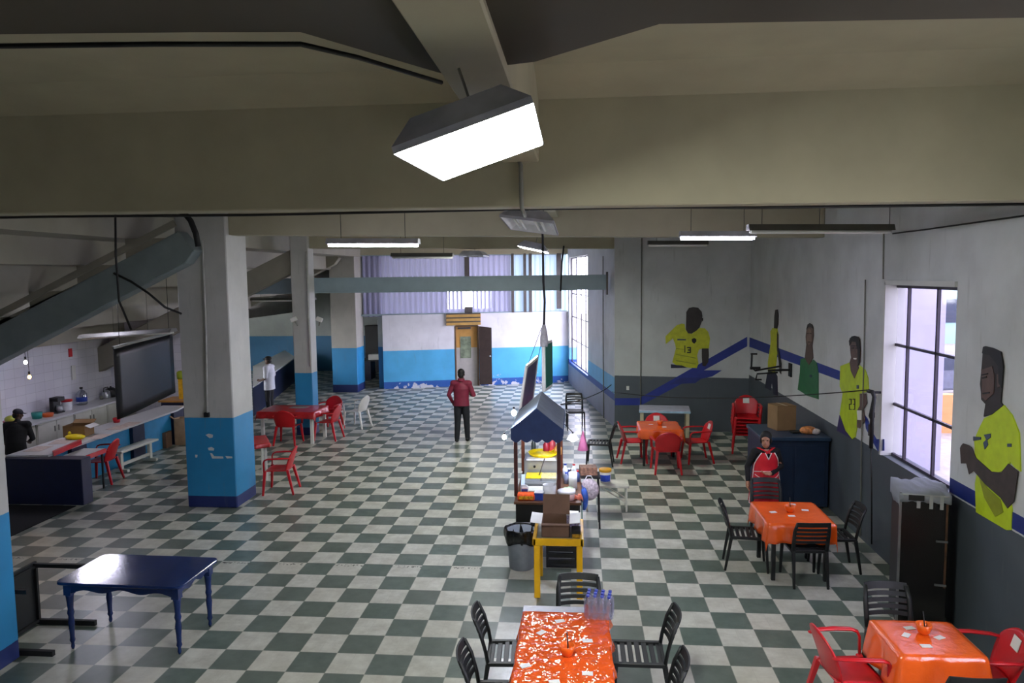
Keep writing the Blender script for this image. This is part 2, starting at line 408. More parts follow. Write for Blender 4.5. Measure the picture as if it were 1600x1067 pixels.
# steel tie beam with flanges and end plate
tb = MB(); a0, a1 = Vector((-11.5, 9.95, 3.67)), Vector((2.46, 11.72, 3.67))
tb.bar(a0, a1, .04, .34); tb.bar(a0+Vector((0, 0, .18)), a1+Vector((0, 0, .18)), .16, .025); tb.bar(a0-Vector((0, 0, .18)), a1-Vector((0, 0, .18)), .16, .025)
TB = struct(tb.build('steel_beam', m_steel))
struct(MB().bar(a1+Vector((-.02, 0, -.32)), a1+Vector((-.02, 0, .26)), .24, .05, up=(1, 0, 0)).build('end_plate', m_dsteel, TB))

# stand terrace seen from below + raker beams
st = MB(); prof = []; top = []
RUN, RISE = .86, .42
X0, Z0 = -5.62, 4.55
for i in range(-1, 6):
    x, z = X0 - i*RUN, Z0 - i*RISE
    prof += [(x, z+RISE), (x, z)]
up_ = [(x-.1, z+.12) for x, z in prof]
poly = prof + up_[::-1]
st.prism([(x, -3.2, min(z, 5.44)) for x, z in poly], (0, 25.5, 0))
struct(st.build('terrace_steps', m_steps))
def raker(Y, dx, dz=0, m=m_raker, th=.3):
    mb = MB()
    mb.prism([(-11.2+dx, Y, 1.62+dz), (-4.45+dx, Y, 4.34+dz), (-4.71+dx, Y, 4.66+dz), (-11.2+dx, Y, 1.62+dz)][:3] + [(-11.2+dx, Y, 1.66+dz)], (0, .01, 0)) if 0 else None
    mb.prism([(-11.2+dx, Y, 1.00+dz), (-4.62+dx, Y, 4.13+dz), (-4.45+dx, Y, 4.34+dz), (-4.71+dx, Y, 4.65+dz), (-11.2+dx, Y, 1.62+dz)], (0, th, 0), 0)
    return struct(mb.build('raker_beam', m, bev=.012))
RK = raker(4.02, 0)
# stepped concrete seat on top of the raker
sp = []
for i in range(0, 6):
    x, z = X0 - i*RUN, Z0 - i*RISE
    sp += [(x+RUN, z), (x, z)]
sp = [(x, 4.03, z-.005) for x, z in sp] + [(-10.78, 4.03, 2.0), (-4.76, 4.03, 4.56)]
struct(MB().prism(sp, (0, .26, 0)).build('raker_seat', m_concd, RK))
struct(MB().bar((-11, 4.0, 1.90), (-4.74, 4.0, 4.78), .05, .1).build('cable_tray', m_concd, RK))
raker(10.2, -.55, -.1, m_concd); raker(16.4, -1.6, .15, m_concd)

# corrugated translucent cladding over the back wall
def corr(s0, s1, z0, z1, m, name, off=.0):
    n = int((s1-s0)/.045)
    pts = []
    mb = MB(); vs = []; fs = []
    for i in range(n+1):
        s = s0+(s1-s0)*i/n; o = off + (.018 if i % 4 in (0, 1) else -.018)
        vs += [bw(s, z0, o), bw(s, z1, o)]
    for i in range(n): fs.append((2*i, 2*i+2, 2*i+3, 2*i+1))
    mb.add(vs, fs, 0, False)
    o = mb.build(name, m); return struct(o)
m_corr = frosted('translucent_lilac_sheet', '#9c9cba', .0, .93)
m_corrB = frosted('translucent_pale_blue_sheet', '#b0c4de', .0, .91)
m_corrC = frosted('clear_rib_sheet', '#d5d9ee', .05, .72)
CLO = -.12
corr(-.62, 2.27, 2.5, 4.62, m_corr, 'cladding_sheet', CLO)
corr(2.27, 3.75, 3.42, 4.62, m_corr, 'cladding_sheet', CLO); corr(2.27, 3.75, 2.5, 2.72, m_corr, 'cladding_sheet', CLO)
for i in range(11):
    s = 2.29+.14*i
    if 2.8 < s < 3.05: continue
    corr(s, s+.07, 2.72, 3.42, m_corr, 'cladding_sheet', CLO); corr(s+.07, s+.14, 2.72, 3.42, m_corrC, 'cladding_sheet', CLO)
corr(3.75, 4.5, 2.5, 4.62, m_corr, 'cladding_sheet', CLO); corr(4.5, 6.6, 2.5, 4.62, m_corrB, 'cladding_sheet', CLO)
for s, w, z0, z1 in ((2.95, .16, 3.3, 4.62), (4.56, .09, 2.55, 4.62), (5.0, .09, 2.55, 4.62), (5.2, .10, 2.55, 4.62), (6.24, .16, 2.65, 4.62)):
    mb = MB(); mb.bar(bw(s, z0, CLO+.08), bw(s, z1, CLO+.08), w, .08, up=bn); struct(mb.build('cladding_post', m_dsteel))
mb = MB(); mb.bar(bw(-.7, 2.56, CLO+.05), bw(6.6, 2.56, CLO+.05), .06, .06); mb.bar(bw(-.7, 4.6, CLO+.05), bw(6.6, 4.6, CLO+.05), .06, .06)
struct(mb.build('cladding_rail', m_steel))

# ------------------------------------------------------------------ windows
m_glassR = glass('window_glass', '#dcd9ec', .05, .95)
m_frost = frosted('hazy_window_pane', '#f1f0ff', .55, .25)
m_mull = mat('dark_window_steel', '#3a3340', .5, .2)
def window(name, P, ss, zs, m_p, bar=.035):
    """P(s,z) -> point on the glass plane; ss, zs = bar lines"""
    mb = MB(); w = MB()
    for s in ss: mb.bar(P(s, zs[0]), P(s, zs[-1]), bar, bar, up=(P(1, 0)-P(0, 0)))
    for z in zs: mb.bar(P(ss[0], z), P(ss[-1], z), bar, bar)
    o = struct(mb.build(name, m_mull))
    w.add([P(ss[0], zs[0]), P(ss[-1], zs[0]), P(ss[-1], zs[-1]), P(ss[0], zs[-1])], [(0, 1, 2, 3)])
    q = w.build('pane', m_p, o); return o
WX = 5.93
wz = [1.42, atx(1388, 627, WX).z, atx(1390, 536, WX).z, atx(1393, 447, WX).z, 3.72]
wy = [2.74, atx(1421, 470, WX).y, atx(1467, 470, WX).y, .87]
window('window_1', lambda s, z: Vector((WX, s, z)), wy, wz, glass('glare_cutting_window_glass', '#7b788a', .05, .95))  # pane tint darkened to hold down the bright view outside
mb = MB(); mb.b2(RWX-.03, WX+.1, 2.70, 2.75, 1.4, 3.74); mb.b2(RWX-.03, WX+.1, .85, 2.75, 3.70, 3.76); struct(mb.build('window_frame', m_white))
window('window_2', lambda s, z: Vector((WX, s, z)), [-2.42, -3.1, -3.9, -4.58], [1.42, 2.2, 3.0, 3.72], m_glassR)
sd = Vector((SB[0]-SA[0], SB[1]-SA[1], 0)).normalized(); sn = Vector((sd.y, -sd.x, 0))
window('window_3', lambda s, z: Vector((SA[0], SA[1], z)) + sd*s + sn*.1, [4.02, 4.9, 5.8, 6.8, 7.82], [.8, 1.6, 2.4, 3.2, 3.75, 4.43], m_glassR, .03)

# wall paint stripes (thin paint on the walls)
MN = Vector((0.0, -1, 0)); md = Vector((MBp[0]-MA[0], MBp[1]-MA[1], 0)).normalized(); MN = Vector((md.y, -md.x, 0))
mwp = lambda x, y, o=.0: atp(x, y, (MA[0], MA[1], 0), MN) + MN*o
rwp = lambda x, y, o=.0: atx(x, y, RWX) + Vector((-o, 0, 0))
def paint(f, pts, m, n, name, th=.004):
    return struct(MB().prism([f(x, y, 0) for x, y in pts], n*th).build(name, m))
NX = Vector((-1, 0, 0))
paint(mwp, [(961, 622), (999, 622), (1100, 564.5), (1167.5, 526), (1167.5, 541), (1100, 578.5), (1128, 578.5), (1113, 588), (1070, 597), (1002, 633), (961, 633)], m_stripe, MN, 'trim_2')
paint(mwp, [(1062, 590), (1098, 590), (1086, 598.5), (1047, 600.5)], m_stripeL, MN, 'trim_3', .006)
paint(rwp, [(1169, 526), (1315, 580.5), (1315, 595), (1169, 541)], m_stripe, NX, 'trim_4')
paint(rwp, [(1351, 648), (1356, 654), (1365.5, 678.5), (1370, 686), (1382, 686), (1382, 704), (1372, 705), (1364, 690), (1353, 669)], m_stripe, NX, 'trim_5')
struct(MB().b2(RWX-.004, RWX, -2.3, .84, 1.44, 1.60).build('trim_6', m_stripeL))

# ------------------------------------------------------------------ lamps
def troffer(loc, rot, lit, label, W=.6, L=1.2, rods=(), group=None):
    t = thing('ceiling_lamp', label, 'lamp', loc, group=group, R=rot)
    h = MB(); a, b, c, d = W/2, L/2, W/2-.1, L/2-.08
    vs = [(-a, -b, 0), (a, -b, 0), (a, b, 0), (-a, b, 0), (-a, -b, .03), (a, -b, .03), (a, b, .03), (-a, b, .03), (-c, -d, .13), (c, -d, .13), (c, d, .13), (-c, d, .13)]
    fs = [(0, 1, 5, 4), (1, 2, 6, 5), (2, 3, 7, 6), (3, 0, 4, 7), (4, 5, 9, 8), (5, 6, 10, 9), (6, 7, 11, 10), (7, 4, 8, 11), (8, 9, 10, 11)]
    h.add(vs, fs); h.build('housing', m_lampgrey, t)
    if lit:
        q = MB().b2(-a+.008, a-.008, -b+.008, b-.008, -.004, .002).build('diffuser', m_lamp_on, t)
    else:
        r = MB(); r.add([(-a+.01, -b+.01, .004), (a-.01, -b+.01, .004), (a-.01, b-.01, .004), (-a+.01, b-.01, .004), (-c, -d, .09), (c, -d, .09), (c, d, .09), (-c, d, .09)],
                        [(0, 4, 5, 1), (1, 5, 6, 2), (2, 6, 7, 3), (3, 7, 4, 0), (4, 7, 6, 5)]); r.build('reflector', m_refl, t)
        for x in (-.17, -.1, .07, .14): MB().tube([(x, -b+.1, .03), (x, b-.1, .03)], .014, 8).build('lamp_tube', m_wplast, t)
    for x, y, l in rods: MB().tube([(x, y, .12), (x, y, .12+l)], .006, 6).build('hanger_rod', m_gpipe, t)
    return t
troffer((1.24, -4.07, 4.50), (0.035, -.316, .002), True, 'large lit square-ended ceiling lamp nearest the camera, tilted under the beam', rods=((0.05, -.4, .16), (.05, .35, .16)))
troffer((1.16, 1.10, 4.44), (-.06, .14, -.02), False, 'unlit grey ceiling lamp with open tubes just beyond the wide beam', rods=((.1, -.3, .27), (.1, .3, .30)))
troffer((.86, 6.9, 4.36), (.0, .22, 0), True, 'small lit tilted ceiling lamp beside the hanging black cable, beyond the second beam', W=.55, rods=((0, .2, .98),))
troffer((-.85, 10.9, 4.34), (0, .02, 0), False, 'small far grey ceiling lamp hanging before the cladding', rods=((0, .1, .5),))
def batten(x0, x1, y0, y1, z0, z1, lit, label, ztop=5.452, cw=.2, wires=(.15, .85)):
    a, b = Vector((x0, y0, z0)), Vector((x1, y1, z1)); c = (a+b)/2
    t = thing('strip_lamp', label, 'lamp', c)
    d = (b-a); n = d.normalized(); s = Vector((n.y, -n.x, 0)).normalized()
    h = MB(); q = d/2
    pr = [(-cw/2, 0), (cw/2, 0), (cw*.32, .07), (-cw*.32, .07)]
    h.prism([-q + s*u + Vector((0, 0, v)) for u, v in pr], d); h.build('housing', m_lampgrey if lit else m_lampdark, t)
    for u in (-.045, .045):
        MB().tube([-q*.96 + s*u + Vector((0, 0, -.018)), q*.96 + s*u + Vector((0, 0, -.018))], .018, 8).build('lamp_tube', m_tube_on if lit else m_wplast, t)
    for k in wires:
        p = -q + d*k + Vector((0, 0, .07)); MB().tube([p, Vector((p.x, p.y, ztop-c.z))], .004, 5).build('suspension_wire', m_cable, t)
    return t
def bpx(xa, xb, y, Y): 
    a = aty(xa, y, Y); b = aty(xb, y, Y); return a.x, b.x, Y, Y, a.z, b.z
batten(*bpx(512, 655, 381, 2.2), True, 'lit strip lamp left of centre, before the second beam')
batten(*bpx(1062, 1180, 370, 2.3), True, 'lit strip lamp at the right, end to end with an unlit one')
batten(*bpx(1168, 1394, 360, 1.5), False, 'long unlit dark strip lamp near the right wall', wires=(.1, .5, .98))
batten(*bpx(1012, 1106, 382, 7.0), False, 'unlit dark strip lamp before the mural wall')
batten(*bpx(612, 708, 401, 6.6), False, 'unlit dark strip lamp hanging above the man in the red jacket')
batten(-7.95, -7.95, 5.7, 6.9, 3.46, 3.46, True, 'lit strip lamp above the kitchen, hidden behind the grey raker', ztop=4.0)
# added glowing bulbs standing in for lamp reflections on the kitchen tiles
for (x, y, z, c, s) in ((*aty(40, 566, 6.0), '#fff0f0', 60), (*aty(46, 589, 6.3), '#ffb060', 45)):
    t = thing('reflection_bulb', ('white' if s == 60 else 'warm') + ' added bulb over the kitchen, standing in for a tile reflection', 'lamp', (x, y, z))
    MB().ell((0, 0, 0), (.03, .03, .036), 12, 8).build('bulb', emis('bulb_%d' % s, c, s), t)
    k = MB(); k.cyl((0, 0, .05), .018, .06, 10); k.tube([(0, 0, .1), (0, 0, .75)], .005, 6); k.build('cord', m_cable, t)
# far-left lamps in the hall beyond the pillars
batten(-8.2, -6.2, 14.5, 14.5, 3.2, 3.2, False, 'unlit white strip lamp in the far left hall behind the pillars', ztop=3.8)

# cables and pipes
def cable(pts, r, label, name='cable', cat='cable', m=None, n=6):
    return tag(MB().tube(pts, r, n).build(name, m or m_cable), label, cat)
def sag(a, b, s, n=14):
    a, b = Vector(a), Vector(b)
    return [a.lerp(b, i/n) - Vector((0, 0, s*4*(i/n)*(1-i/n))) for i in range(n+1)]
cable([atz(0, 72, 4.835), atz(240, 69, 4.835), atz(470, 69, 4.835), atz(560, 90, 4.835), atz(690, 129, 4.835)], .011, 'black cable along the lower edge of the nearest beam at upper left')
cable([(-8.5, -1.09, 4.485), (-3, -1.09, 4.475), (-1.2, -1.09, 4.455), (1, -1.09, 4.46), (2.4, -1.09, 4.455), (3.2, -1.09, 4.435), (5.7, -1.09, 4.42)], .012, 'long black cable clipped under the wide beam')
cable([(1.22, -1.37, 4.84), (1.235, -1.38, 4.80), (1.24, -1.38, 4.45), (1.24, -1.0, 4.41), (1.2, -.6, 4.50), (1.17, .52, 4.585)], .018, 'grey conduit dropping down the wide beam below the big lamp', 'conduit', 'pipe', m_gpipe)
hx = [atx(848, 330, 1.16)]
cable([aty(845, 318, 4.2), aty(848, 370, 4.2), aty(849, 440, 4.2), aty(851, 470, 4.2), aty(850, 507, 4.2)], .018, 'thick black cable carrying the hanging sign boards')
cable([aty(983, 383, 10.9) if 0 else aty(881, 384, 11.0), aty(878, 410, 11.0), aty(876, 455, 11.0)], .02, 'short black cable hanging before the right end of the steel beam')
cable([aty(180, 318, 3.4), aty(181, 400, 3.4), aty(186, 470, 3.6), aty(205, 515, 3.9)], .018, 'black cable dangling in front of the grey raker beam')
cable([aty(178, 427, 3.95), aty(205, 440, 3.9), aty(232, 458, 3.95), aty(258, 480, 3.97), aty(283, 490, 4.28)], .02, 'black cable looping from the raker to the big pillar')
k = cable([aty(275, 327, 3.95), aty(288, 333, 3.9), aty(298, 345, 3.9), aty(306, 365, 3.9), aty(310, 385, 3.92)], .05, 'bundle of dark cables at the top of the big pillar')
cable([aty(316, 376, 4.30), aty(318, 420, 4.30), aty(322, 520, 4.30), aty(324, 645, 4.30)], .017, 'pale conduit down the front of the big pillar', 'conduit', 'pipe', m_pipe)
t = tag(MB().box(aty(323, 648, 4.3), (.09, .05, .08)).build('switch_box', m_blackm, bev=.006), 'small dark switch box on the big pillar above the blue paint', 'switch box')
cable([atx(1381, 365, RWX-.008), atx(1380, 436, RWX-.008)], .012, 'thin conduit on the right wall left of the window', 'conduit', 'pipe', m_gpipe)
cable([atx(1352, 437, RWX-.02), atx(1350, 560, RWX-.02), atx(1346, 690, RWX-.02), atx(1344, 838, RWX-.02)], .010, 'thin vertical cable on the right wall beside the player numbered 23', m=m_gpipe)
cable([atx(1395, 365, RWX-.03), atx(1450, 358, RWX-.03), atx(1600, 337, RWX-.03)], .009, 'thin black wire high on the right wall')
cable([(-4.81, 10.075, 4.5), (-4.81, 10.075, 1.72)], .022, 'pale drain pipe on the slim middle pillar', 'drain_pipe', 'pipe', m_pipe)
for p, lab in (((399, 460, 5.13), 'left'),):
    pass
sk = lambda x, y, o=.03: atp(x, y, (SA[0], SA[1], 0), sn) - sn*o
cable([sk(944, 400), sk(944, 520), sk(945, 660)], .014, 'thin conduit on the window wall below the end of the steel beam', 'conduit', 'pipe', m_gpipe)
cable([mwp(1003, 372, .03), mwp(1002, 500, .03), mwp(1001, 640, .03)], .014, 'thin conduit down the mural wall left of the player numbered 13', 'conduit', 'pipe', m_gpipe)
cable(sag(sk(958, 612), atx(1359, 609, 5.68), .14), .008, 'thin dark cord strung from the window wall to the wall bracket')
cable(sag((1.43, 3.95, 1.86), sk(950, 607, .04), .05) + [sk(957, 601, .03)], .010, 'dark cord from the food cart roof to the window wall')
# floodlights on the slim pillar
for x, y, Y, lab in ((459, 499, 10.0, 'left side'), (499, 499, 10.0, 'right side')):
    t = thing('flood_lamp', 'small white flood lamp on the %s of the slim middle pillar' % lab, 'lamp', aty(x, y, Y))
    MB().box((0, 0, 0), (.15, .08, .1), R=Matrix.Rotation(.4 if x > 480 else -.4, 3, 'Y')).build('lamp_head', m_wplast, t, bev=.01)
    MB().bar((0, .03, -.03), ((-.04 if x > 480 else .06), .08, -.16), .03, .02).build('bracket', m_gpipe, t)
t = thing('cable_clamp', 'white flood lamp bracket on the right side of the big pillar', 'lamp', (-4.04, 4.95, 3.45)) if 0 else None

# ------------------------------------------------------------------ painted player cut-outs on the walls
m_ply = mat('yellow_shirt_print', '#b8bd1e', .5, var=.12, scale=9); m_ply2 = mat('lime_shirt_print', '#b7cf1c', .5, var=.08, scale=7)
m_skin_p = mat('dark_skin_print', '#2a2422', .55, var=.2, scale=9); m_skin_b = mat('brown_skin_print', '#5a4640', .55, var=.15, scale=9)
m_grn = mat('green_shirt_print', '#22693c', .45, var=.12, scale=9); m_shorts = mat('navy_shorts_print', '#20233a', .55); m_purple = mat('purple_shorts_print', '#352c63', .55)
m_ink = mat('black_print', '#15161a', .6); m_mark = mat('blue_grey_print', '#3c4a5e', .6); m_dim = mat('shirt_fold_print', '#8a9418', .55)
def crop(ox, oy, s): return lambda pts: [(ox+x/s, oy+y/s) for x, y in pts]
def player(label, f, n, c, head, shirt, extra, group=None):
    allp = c(shirt); cx = sum(p[0] for p in allp)/len(allp); cy = max(p[1] for p in allp)
    t = thing('footballer_cutout', label, 'wall cutout', f(cx, cy, 0))
    def part(name, pts, m, o, th=.006): return MB().prism([f(x, y, 0)+n*o for x, y in c(pts)], n*th).build(name, m, t, world=True)
    part('shirt', shirt, extra[0], .0, .012)
    part('head', head, extra[1], .004, .012)
    for nm, pts, m, o in extra[2]: part(nm, pts, m, o)
    return t
def digit(ch, x, y, w, h, k=.3):
    """filled strokes for a shirt number, in crop units"""
    t = w*k
    R = lambda a, b, c_, d: [(x+a*w, y+b*h), (x+c_*w, y+b*h), (x+c_*w, y+d*h), (x+a*w, y+d*h)]
    hs = k*w/h
    if ch == '1': return [R(.35, 0, .65, 1)]
    if ch == '3': return [R(0, 0, 1, hs), R(.2, .5-hs/2, 1, .5+hs/2), R(0, 1-hs, 1, 1), R(1-k, 0, 1, 1)]
    if ch == '2': return [R(0, 0, 1, hs), R(0, .5-hs/2, 1, .5+hs/2), R(0, 1-hs, 1, 1), R(1-k, 0, 1, .5), R(0, .5, k, 1)]
def num(f, n, c, t, chs, w, h, gap, x, y, o, m):
    for i, ch in enumerate(chs):
        mb = MB()
        for q in digit(ch, x+i*(w+gap), y, w, h): mb.prism([f(a, b, 0)+n*o for a, b in c(q)], n*.003)
        mb.build('shirt_number', m, t, world=True)
c = crop(1020, 470, 8.89)
t = player('wall cutout of a footballer in a yellow shirt numbered 13, on the back wall', mwp, MN, c,
  [(465, 155), (500, 100), (560, 85), (630, 95), (680, 150), (690, 210), (680, 290), (650, 370), (610, 410), (540, 455), (490, 450), (460, 400), (462, 300)],
  [(440, 320), (455, 400), (490, 450), (540, 458), (610, 410), (650, 375), (720, 380), (770, 430), (795, 520), (780, 660), (690, 660), (640, 680), (615, 760), (635, 870), (610, 935), (480, 925), (400, 895), (320, 890), (270, 850), (300, 740), (320, 660), (310, 600), (280, 520), (250, 545), (180, 600), (178, 490), (250, 420), (330, 340), (400, 315)],
  (m_ply, m_skin_p, [('arm', [(680, 660), (775, 660), (780, 760), (770, 850), (730, 910), (690, 900), (680, 780)], m_skin_p, .004),
   ('shorts', [(250, 880), (320, 888), (400, 895), (480, 928), (400, 932), (250, 935)], m_shorts, .001),
   ('crest', [(540, 530), (575, 515), (605, 530), (605, 565), (575, 595), (545, 570)], m_ink, .012), ('logo', [(340, 525), (460, 530), (460, 548), (340, 548)], m_mark, .012),
   ('ear', [(682, 240), (700, 235), (700, 270), (684, 290)], m_skin_p, .004),
   ('fold', [(320, 655), (430, 668), (430, 676), (325, 668)], m_dim, .0125), ('fold', [(320, 735), (600, 790), (600, 800), (320, 748)], m_dim, .0125), ('fold', [(320, 820), (600, 870), (600, 882), (320, 835)], m_dim, .0125)]))
num(mwp, MN, c, t, '1', 40, 100, 0, 425, 618, .0126, m_ink); num(mwp, MN, c, t, '3', 55, 85, 0, 475, 640, .0126, m_ink)
c = crop(1160, 470, 6.28)
t = player('wall cutout of a player in a yellow shirt behind the black wall bracket', rwp, NX, c,
  [(330, 88), (350, 85), (358, 140), (355, 230), (345, 272), (316, 268), (320, 150)],
  [(300, 265), (345, 265), (355, 330), (350, 480), (335, 600), (320, 700), (255, 690), (255, 600), (270, 500), (285, 400), (280, 300)],
  (m_ply, m_skin_p, [('arm', [(346, 300), (356, 330), (358, 470), (390, 620), (385, 720), (370, 700), (365, 600), (345, 480)], m_skin_p, .010),
   ('shorts', [(255, 690), (320, 690), (345, 740), (350, 930), (310, 920), (290, 800), (280, 880), (222, 850), (245, 720)], m_shorts, .001)]))
t = player('wall cutout of a goalkeeper in a green shirt on the right wall', rwp, NX, c,
  [(640, 260), (652, 232), (670, 220), (690, 232), (702, 260), (705, 340), (690, 440), (700, 560), (660, 632), (620, 560), (635, 430), (628, 350)],
  [(575, 570), (620, 560), (660, 630), (700, 575), (735, 610), (750, 700), (750, 965), (640, 930), (548, 870), (570, 700)],
  (m_grn, m_skin_b, [('hair', [(638, 280), (650, 232), (670, 219), (692, 232), (703, 270), (690, 262), (670, 250), (650, 264)], m_ink, .016),
   ('face', [(642, 290), (668, 268), (692, 290), (690, 400), (664, 440), (644, 400)], mat('light_brown_skin_print', '#7d655a', .55, var=.15, scale=12), .016), ('eyebrow', [(646, 318), (662, 316), (662, 322), (646, 325)], m_ink, .023), ('eyebrow', [(674, 316), (690, 318), (690, 325), (674, 322)], m_ink, .023), ('mouth', [(656, 400), (680, 400), (678, 407), (658, 407)], m_ink, .023), ('crest', [(668, 725), (690, 725), (690, 750), (668, 750)], m_mark, .012)]))
c = crop(1300, 510, 5.34)
t = player('wall cutout of a footballer in a lime shirt numbered 23, left of the window', rwp, NX, c,
  [(155, 100), (175, 84), (200, 80), (225, 86), (240, 105), (246, 200), (240, 290), (222, 330), (230, 350), (195, 435), (165, 370), (155, 300), (168, 260), (160, 200)],
  [(75, 330), (155, 300), (165, 380), (195, 435), (235, 340), (232, 322), (280, 360), (305, 430), (310, 540), (240, 560), (235, 700), (215, 830), (200, 920), (175, 940), (120, 870), (70, 730), (95, 560), (70, 500)],
  (m_ply2, m_skin_b, [('arm', [(240, 560), (290, 560), (300, 640), (270, 690), (285, 780), (240, 850), (215, 840), (220, 700), (240, 660)], m_skin_b, .010),
   ('wristband', [(220, 700), (262, 700), (262, 780), (225, 778)], m_paper, .017), ('shorts', [(65, 740), (125, 872), (168, 938), (42, 868)], m_purple, .001),
   ('hair', [(153, 120), (175, 84), (200, 78), (228, 85), (243, 110), (248, 200), (240, 300), (228, 322), (226, 200), (210, 130), (175, 125), (158, 160)], m_ink, .017),
   ('crest', [(215, 490), (232, 490), (232, 520), (215, 520)], m_mark, .012), ('eyebrow', [(172, 160), (200, 158), (200, 164), (172, 166)], m_ink, .017), ('eyebrow', [(208, 158), (226, 160), (226, 166), (208, 164)], m_ink, .017), ('eye', [(176, 178), (196, 177), (196, 184), (176, 185)], m_ink, .017), ('eye', [(208, 177), (222, 178), (222, 185), (208, 184)], m_ink, .017), ('mouth', [(190, 262), (216, 262), (214, 276), (194, 274)], m_paper, .017)]))
num(rwp, NX, c, t, '23', 22, 92, 8, 150, 603, .0126, m_ink)
c = crop(1490, 530, 3.555)
t = player('large wall cutout of a player in lime clasping his hands, far right', rwp, NX, c,
  [(172, 60), (176, 42), (190, 40), (230, 50), (272, 70), (285, 150), (276, 280), (270, 350), (284, 368), (225, 415), (175, 430), (185, 360), (162, 335), (160, 290), (155, 250), (160, 200)],
  [(175, 440), (225, 415), (285, 365), (330, 420), (370, 520), (378, 735), (345, 710), (320, 680), (310, 715), (270, 735), (240, 745), (320, 880), (330, 950), (325, 1060), (300, 1060), (130, 960), (125, 800), (140, 720), (125, 640), (120, 560), (150, 490)],
  (m_ply2, m_skin_p, [('arm', [(45, 605), (50, 592), (62, 578), (76, 582), (92, 588), (110, 600), (135, 660), (220, 735), (275, 740), (315, 690), (370, 735), (345, 900), (310, 940), (270, 880), (190, 810), (120, 730), (95, 750), (80, 690), (50, 690)], mat('forearm_print', '#3d332f', .55, var=.2, scale=9), .013),
   ('hair', [(170, 78), (176, 42), (190, 38), (232, 48), (276, 70), (288, 160), (278, 270), (262, 240), (262, 150), (215, 90)], m_ink, .017),
   ('crest', [(178, 530), (215, 524), (215, 545), (195, 560), (200, 585), (182, 612), (174, 575), (190, 558)], m_mark, .012), ('logo', [(118, 540), (160, 543), (160, 558), (118, 564)], m_mark, .012),
   ('sleeve_badge', [(308, 580), (330, 580), (330, 598), (308, 598)], m_mark, .012), ('fold', [(150, 760), (200, 830), (270, 890), (285, 960), (240, 985), (180, 880)], m_dim, .0125),
   ('face', [(165, 170), (225, 150), (238, 200), (235, 300), (190, 340), (168, 320), (172, 250)], m_skin_b, .0165), ('ear', [(252, 195), (274, 190), (272, 260), (256, 270)], m_skin_b, .0165), ('eyebrow', [(168, 196), (205, 188), (205, 194), (168, 203)], m_ink, .023), ('eye', [(172, 212), (198, 205), (198, 213), (174, 219)], m_ink, .023), ('mouth', [(176, 298), (214, 292), (214, 300), (178, 306)], m_ink, .023)]))

# wall brackets
t = thing('wall_bracket', 'black folding wall arm sticking out in front of the mural on the right wall', 'wall bracket', atx(1236, 578, RWX))
W0 = atx(1236, 578, RWX); mb = MB(); e = aty(1178, 583, W0.y+.0)
q = lambda x, y, k=1.0: aty(x, y, W0.y-.05*k)
mb.tube([W0, q(1222, 578), q(1200, 579)], .022, 8); mb.tube([q(1220, 572), q(1180, 579), q(1174, 574), q(1175, 553)], .018, 8); mb.tube([q(1215, 582), q(1183, 584), q(1181, 593)], .016, 8)
mb.build('arm', m_blackm, t, world=True)
MB().box(W0+Vector((-.015, 0, 0)), (.03, .18, .26)).build('wall_plate', m_blackm, t, world=True, bev=.004)
mb = MB(); mb.bar(q(1173, 553), q(1183, 553), .03, .03); mb.bar(q(1172, 575), q(1188, 575), .05, .05); mb.bar(q(1180, 593), q(1190, 593), .03, .03); mb.build('hook', m_blackm, t, world=True)
t = thing('hooked_pole', 'black hooked bracket pole with dangling cords left of the right window', 'pole', atx(1362, 850, 5.66))
X = 5.66; mb = MB(); mb.tube([atx(1357, 611, X), atx(1363, 612, X), atx(1366, 620, X), atx(1363, 645, X), atx(1361, 700, X)], .028, 8); mb.build('pole', m_blackm, t, world=True)
MB().tube([atx(1361, 700, X), atx(1362, 760, X), atx(1362, 850, X)], .010, 6).build('cord', m_cable, t, world=True)
mb = MB(); mb.tube([atx(1363, 625, X+.02), atx(1358, 650, X+.02), atx(1360, 655, X+.02), atx(1366, 630, X+.02)], .008, 6); mb.box(atx(1363, 648, X+.02), (.05, .05, .07)); mb.box(atx(1361, 672, X), (.05, .07, .16)); mb.bar(atx(1363, 613, X), atx(1363, 613, X)+Vector((.14, 0, 0)), .03, .03); mb.build('clamp', m_blackm, t, world=True)
tag(MB().box(mwp(981, 606, .01), (.07, .02, .1)).build('wall_socket', m_paper, bev=.004), 'small white socket on the dark band of the mural wall', 'socket')
for lab, x, y, w, h in (('red notice on the kitchen tiles', 110, 551, .06, .2), ('tall narrow grey panel on the kitchen tiles', 115, 582, .07, .34)):
    tag(MB().box(atx(x, y, -10.34), (.02, w*2, h)).build('wall_panel', m_red if 'red' in lab else m_white, bev=.003), lab, 'wall panel')

# ------------------------------------------------------------------ hanging signs
m_green = mat('green_sign_paint', '#0d6b5c', .45, var=.05)
P = aty(850, 569, 4.2)
t = thing('hanging_sign', 'narrow hanging box sign with a green face, edge on, on the black cable', 'sign', (P.x, 4.2, P.z-.02), rz=-.17)
MB().b2(-.032, .032, -.03, .5, -.42, .37).build('sign_box', m_wplast, t, bev=.01)
MB().b2(.032, .038, -.03, .49, -.36, .33).build('sign_face', m_green, t); MB().b2(-.03, .075, -.055, -.048, -.50, .36).build('end_face', m_green, t) if 0 else None
mb = MB(); mb.lathe([(.06, .30), (.068, .37), (.062, .45), (.048, .55), (.03, .63), (.015, .68)], n=12, c=(.0, .02, 0)); mb.build('wrapped_top', mat('pale_wrapping', '#a9a6a8', .8, var=.2, scale=15), t)
A = [aty(824, 573, 4.4), aty(841, 558, 4.95), aty(831, 641, 4.92), aty(811, 661, 4.36)]
t = thing('framed_board', 'tilted white framed dark board hanging above the food cart', 'sign', (A[0]+A[1]+A[2]+A[3])/4)
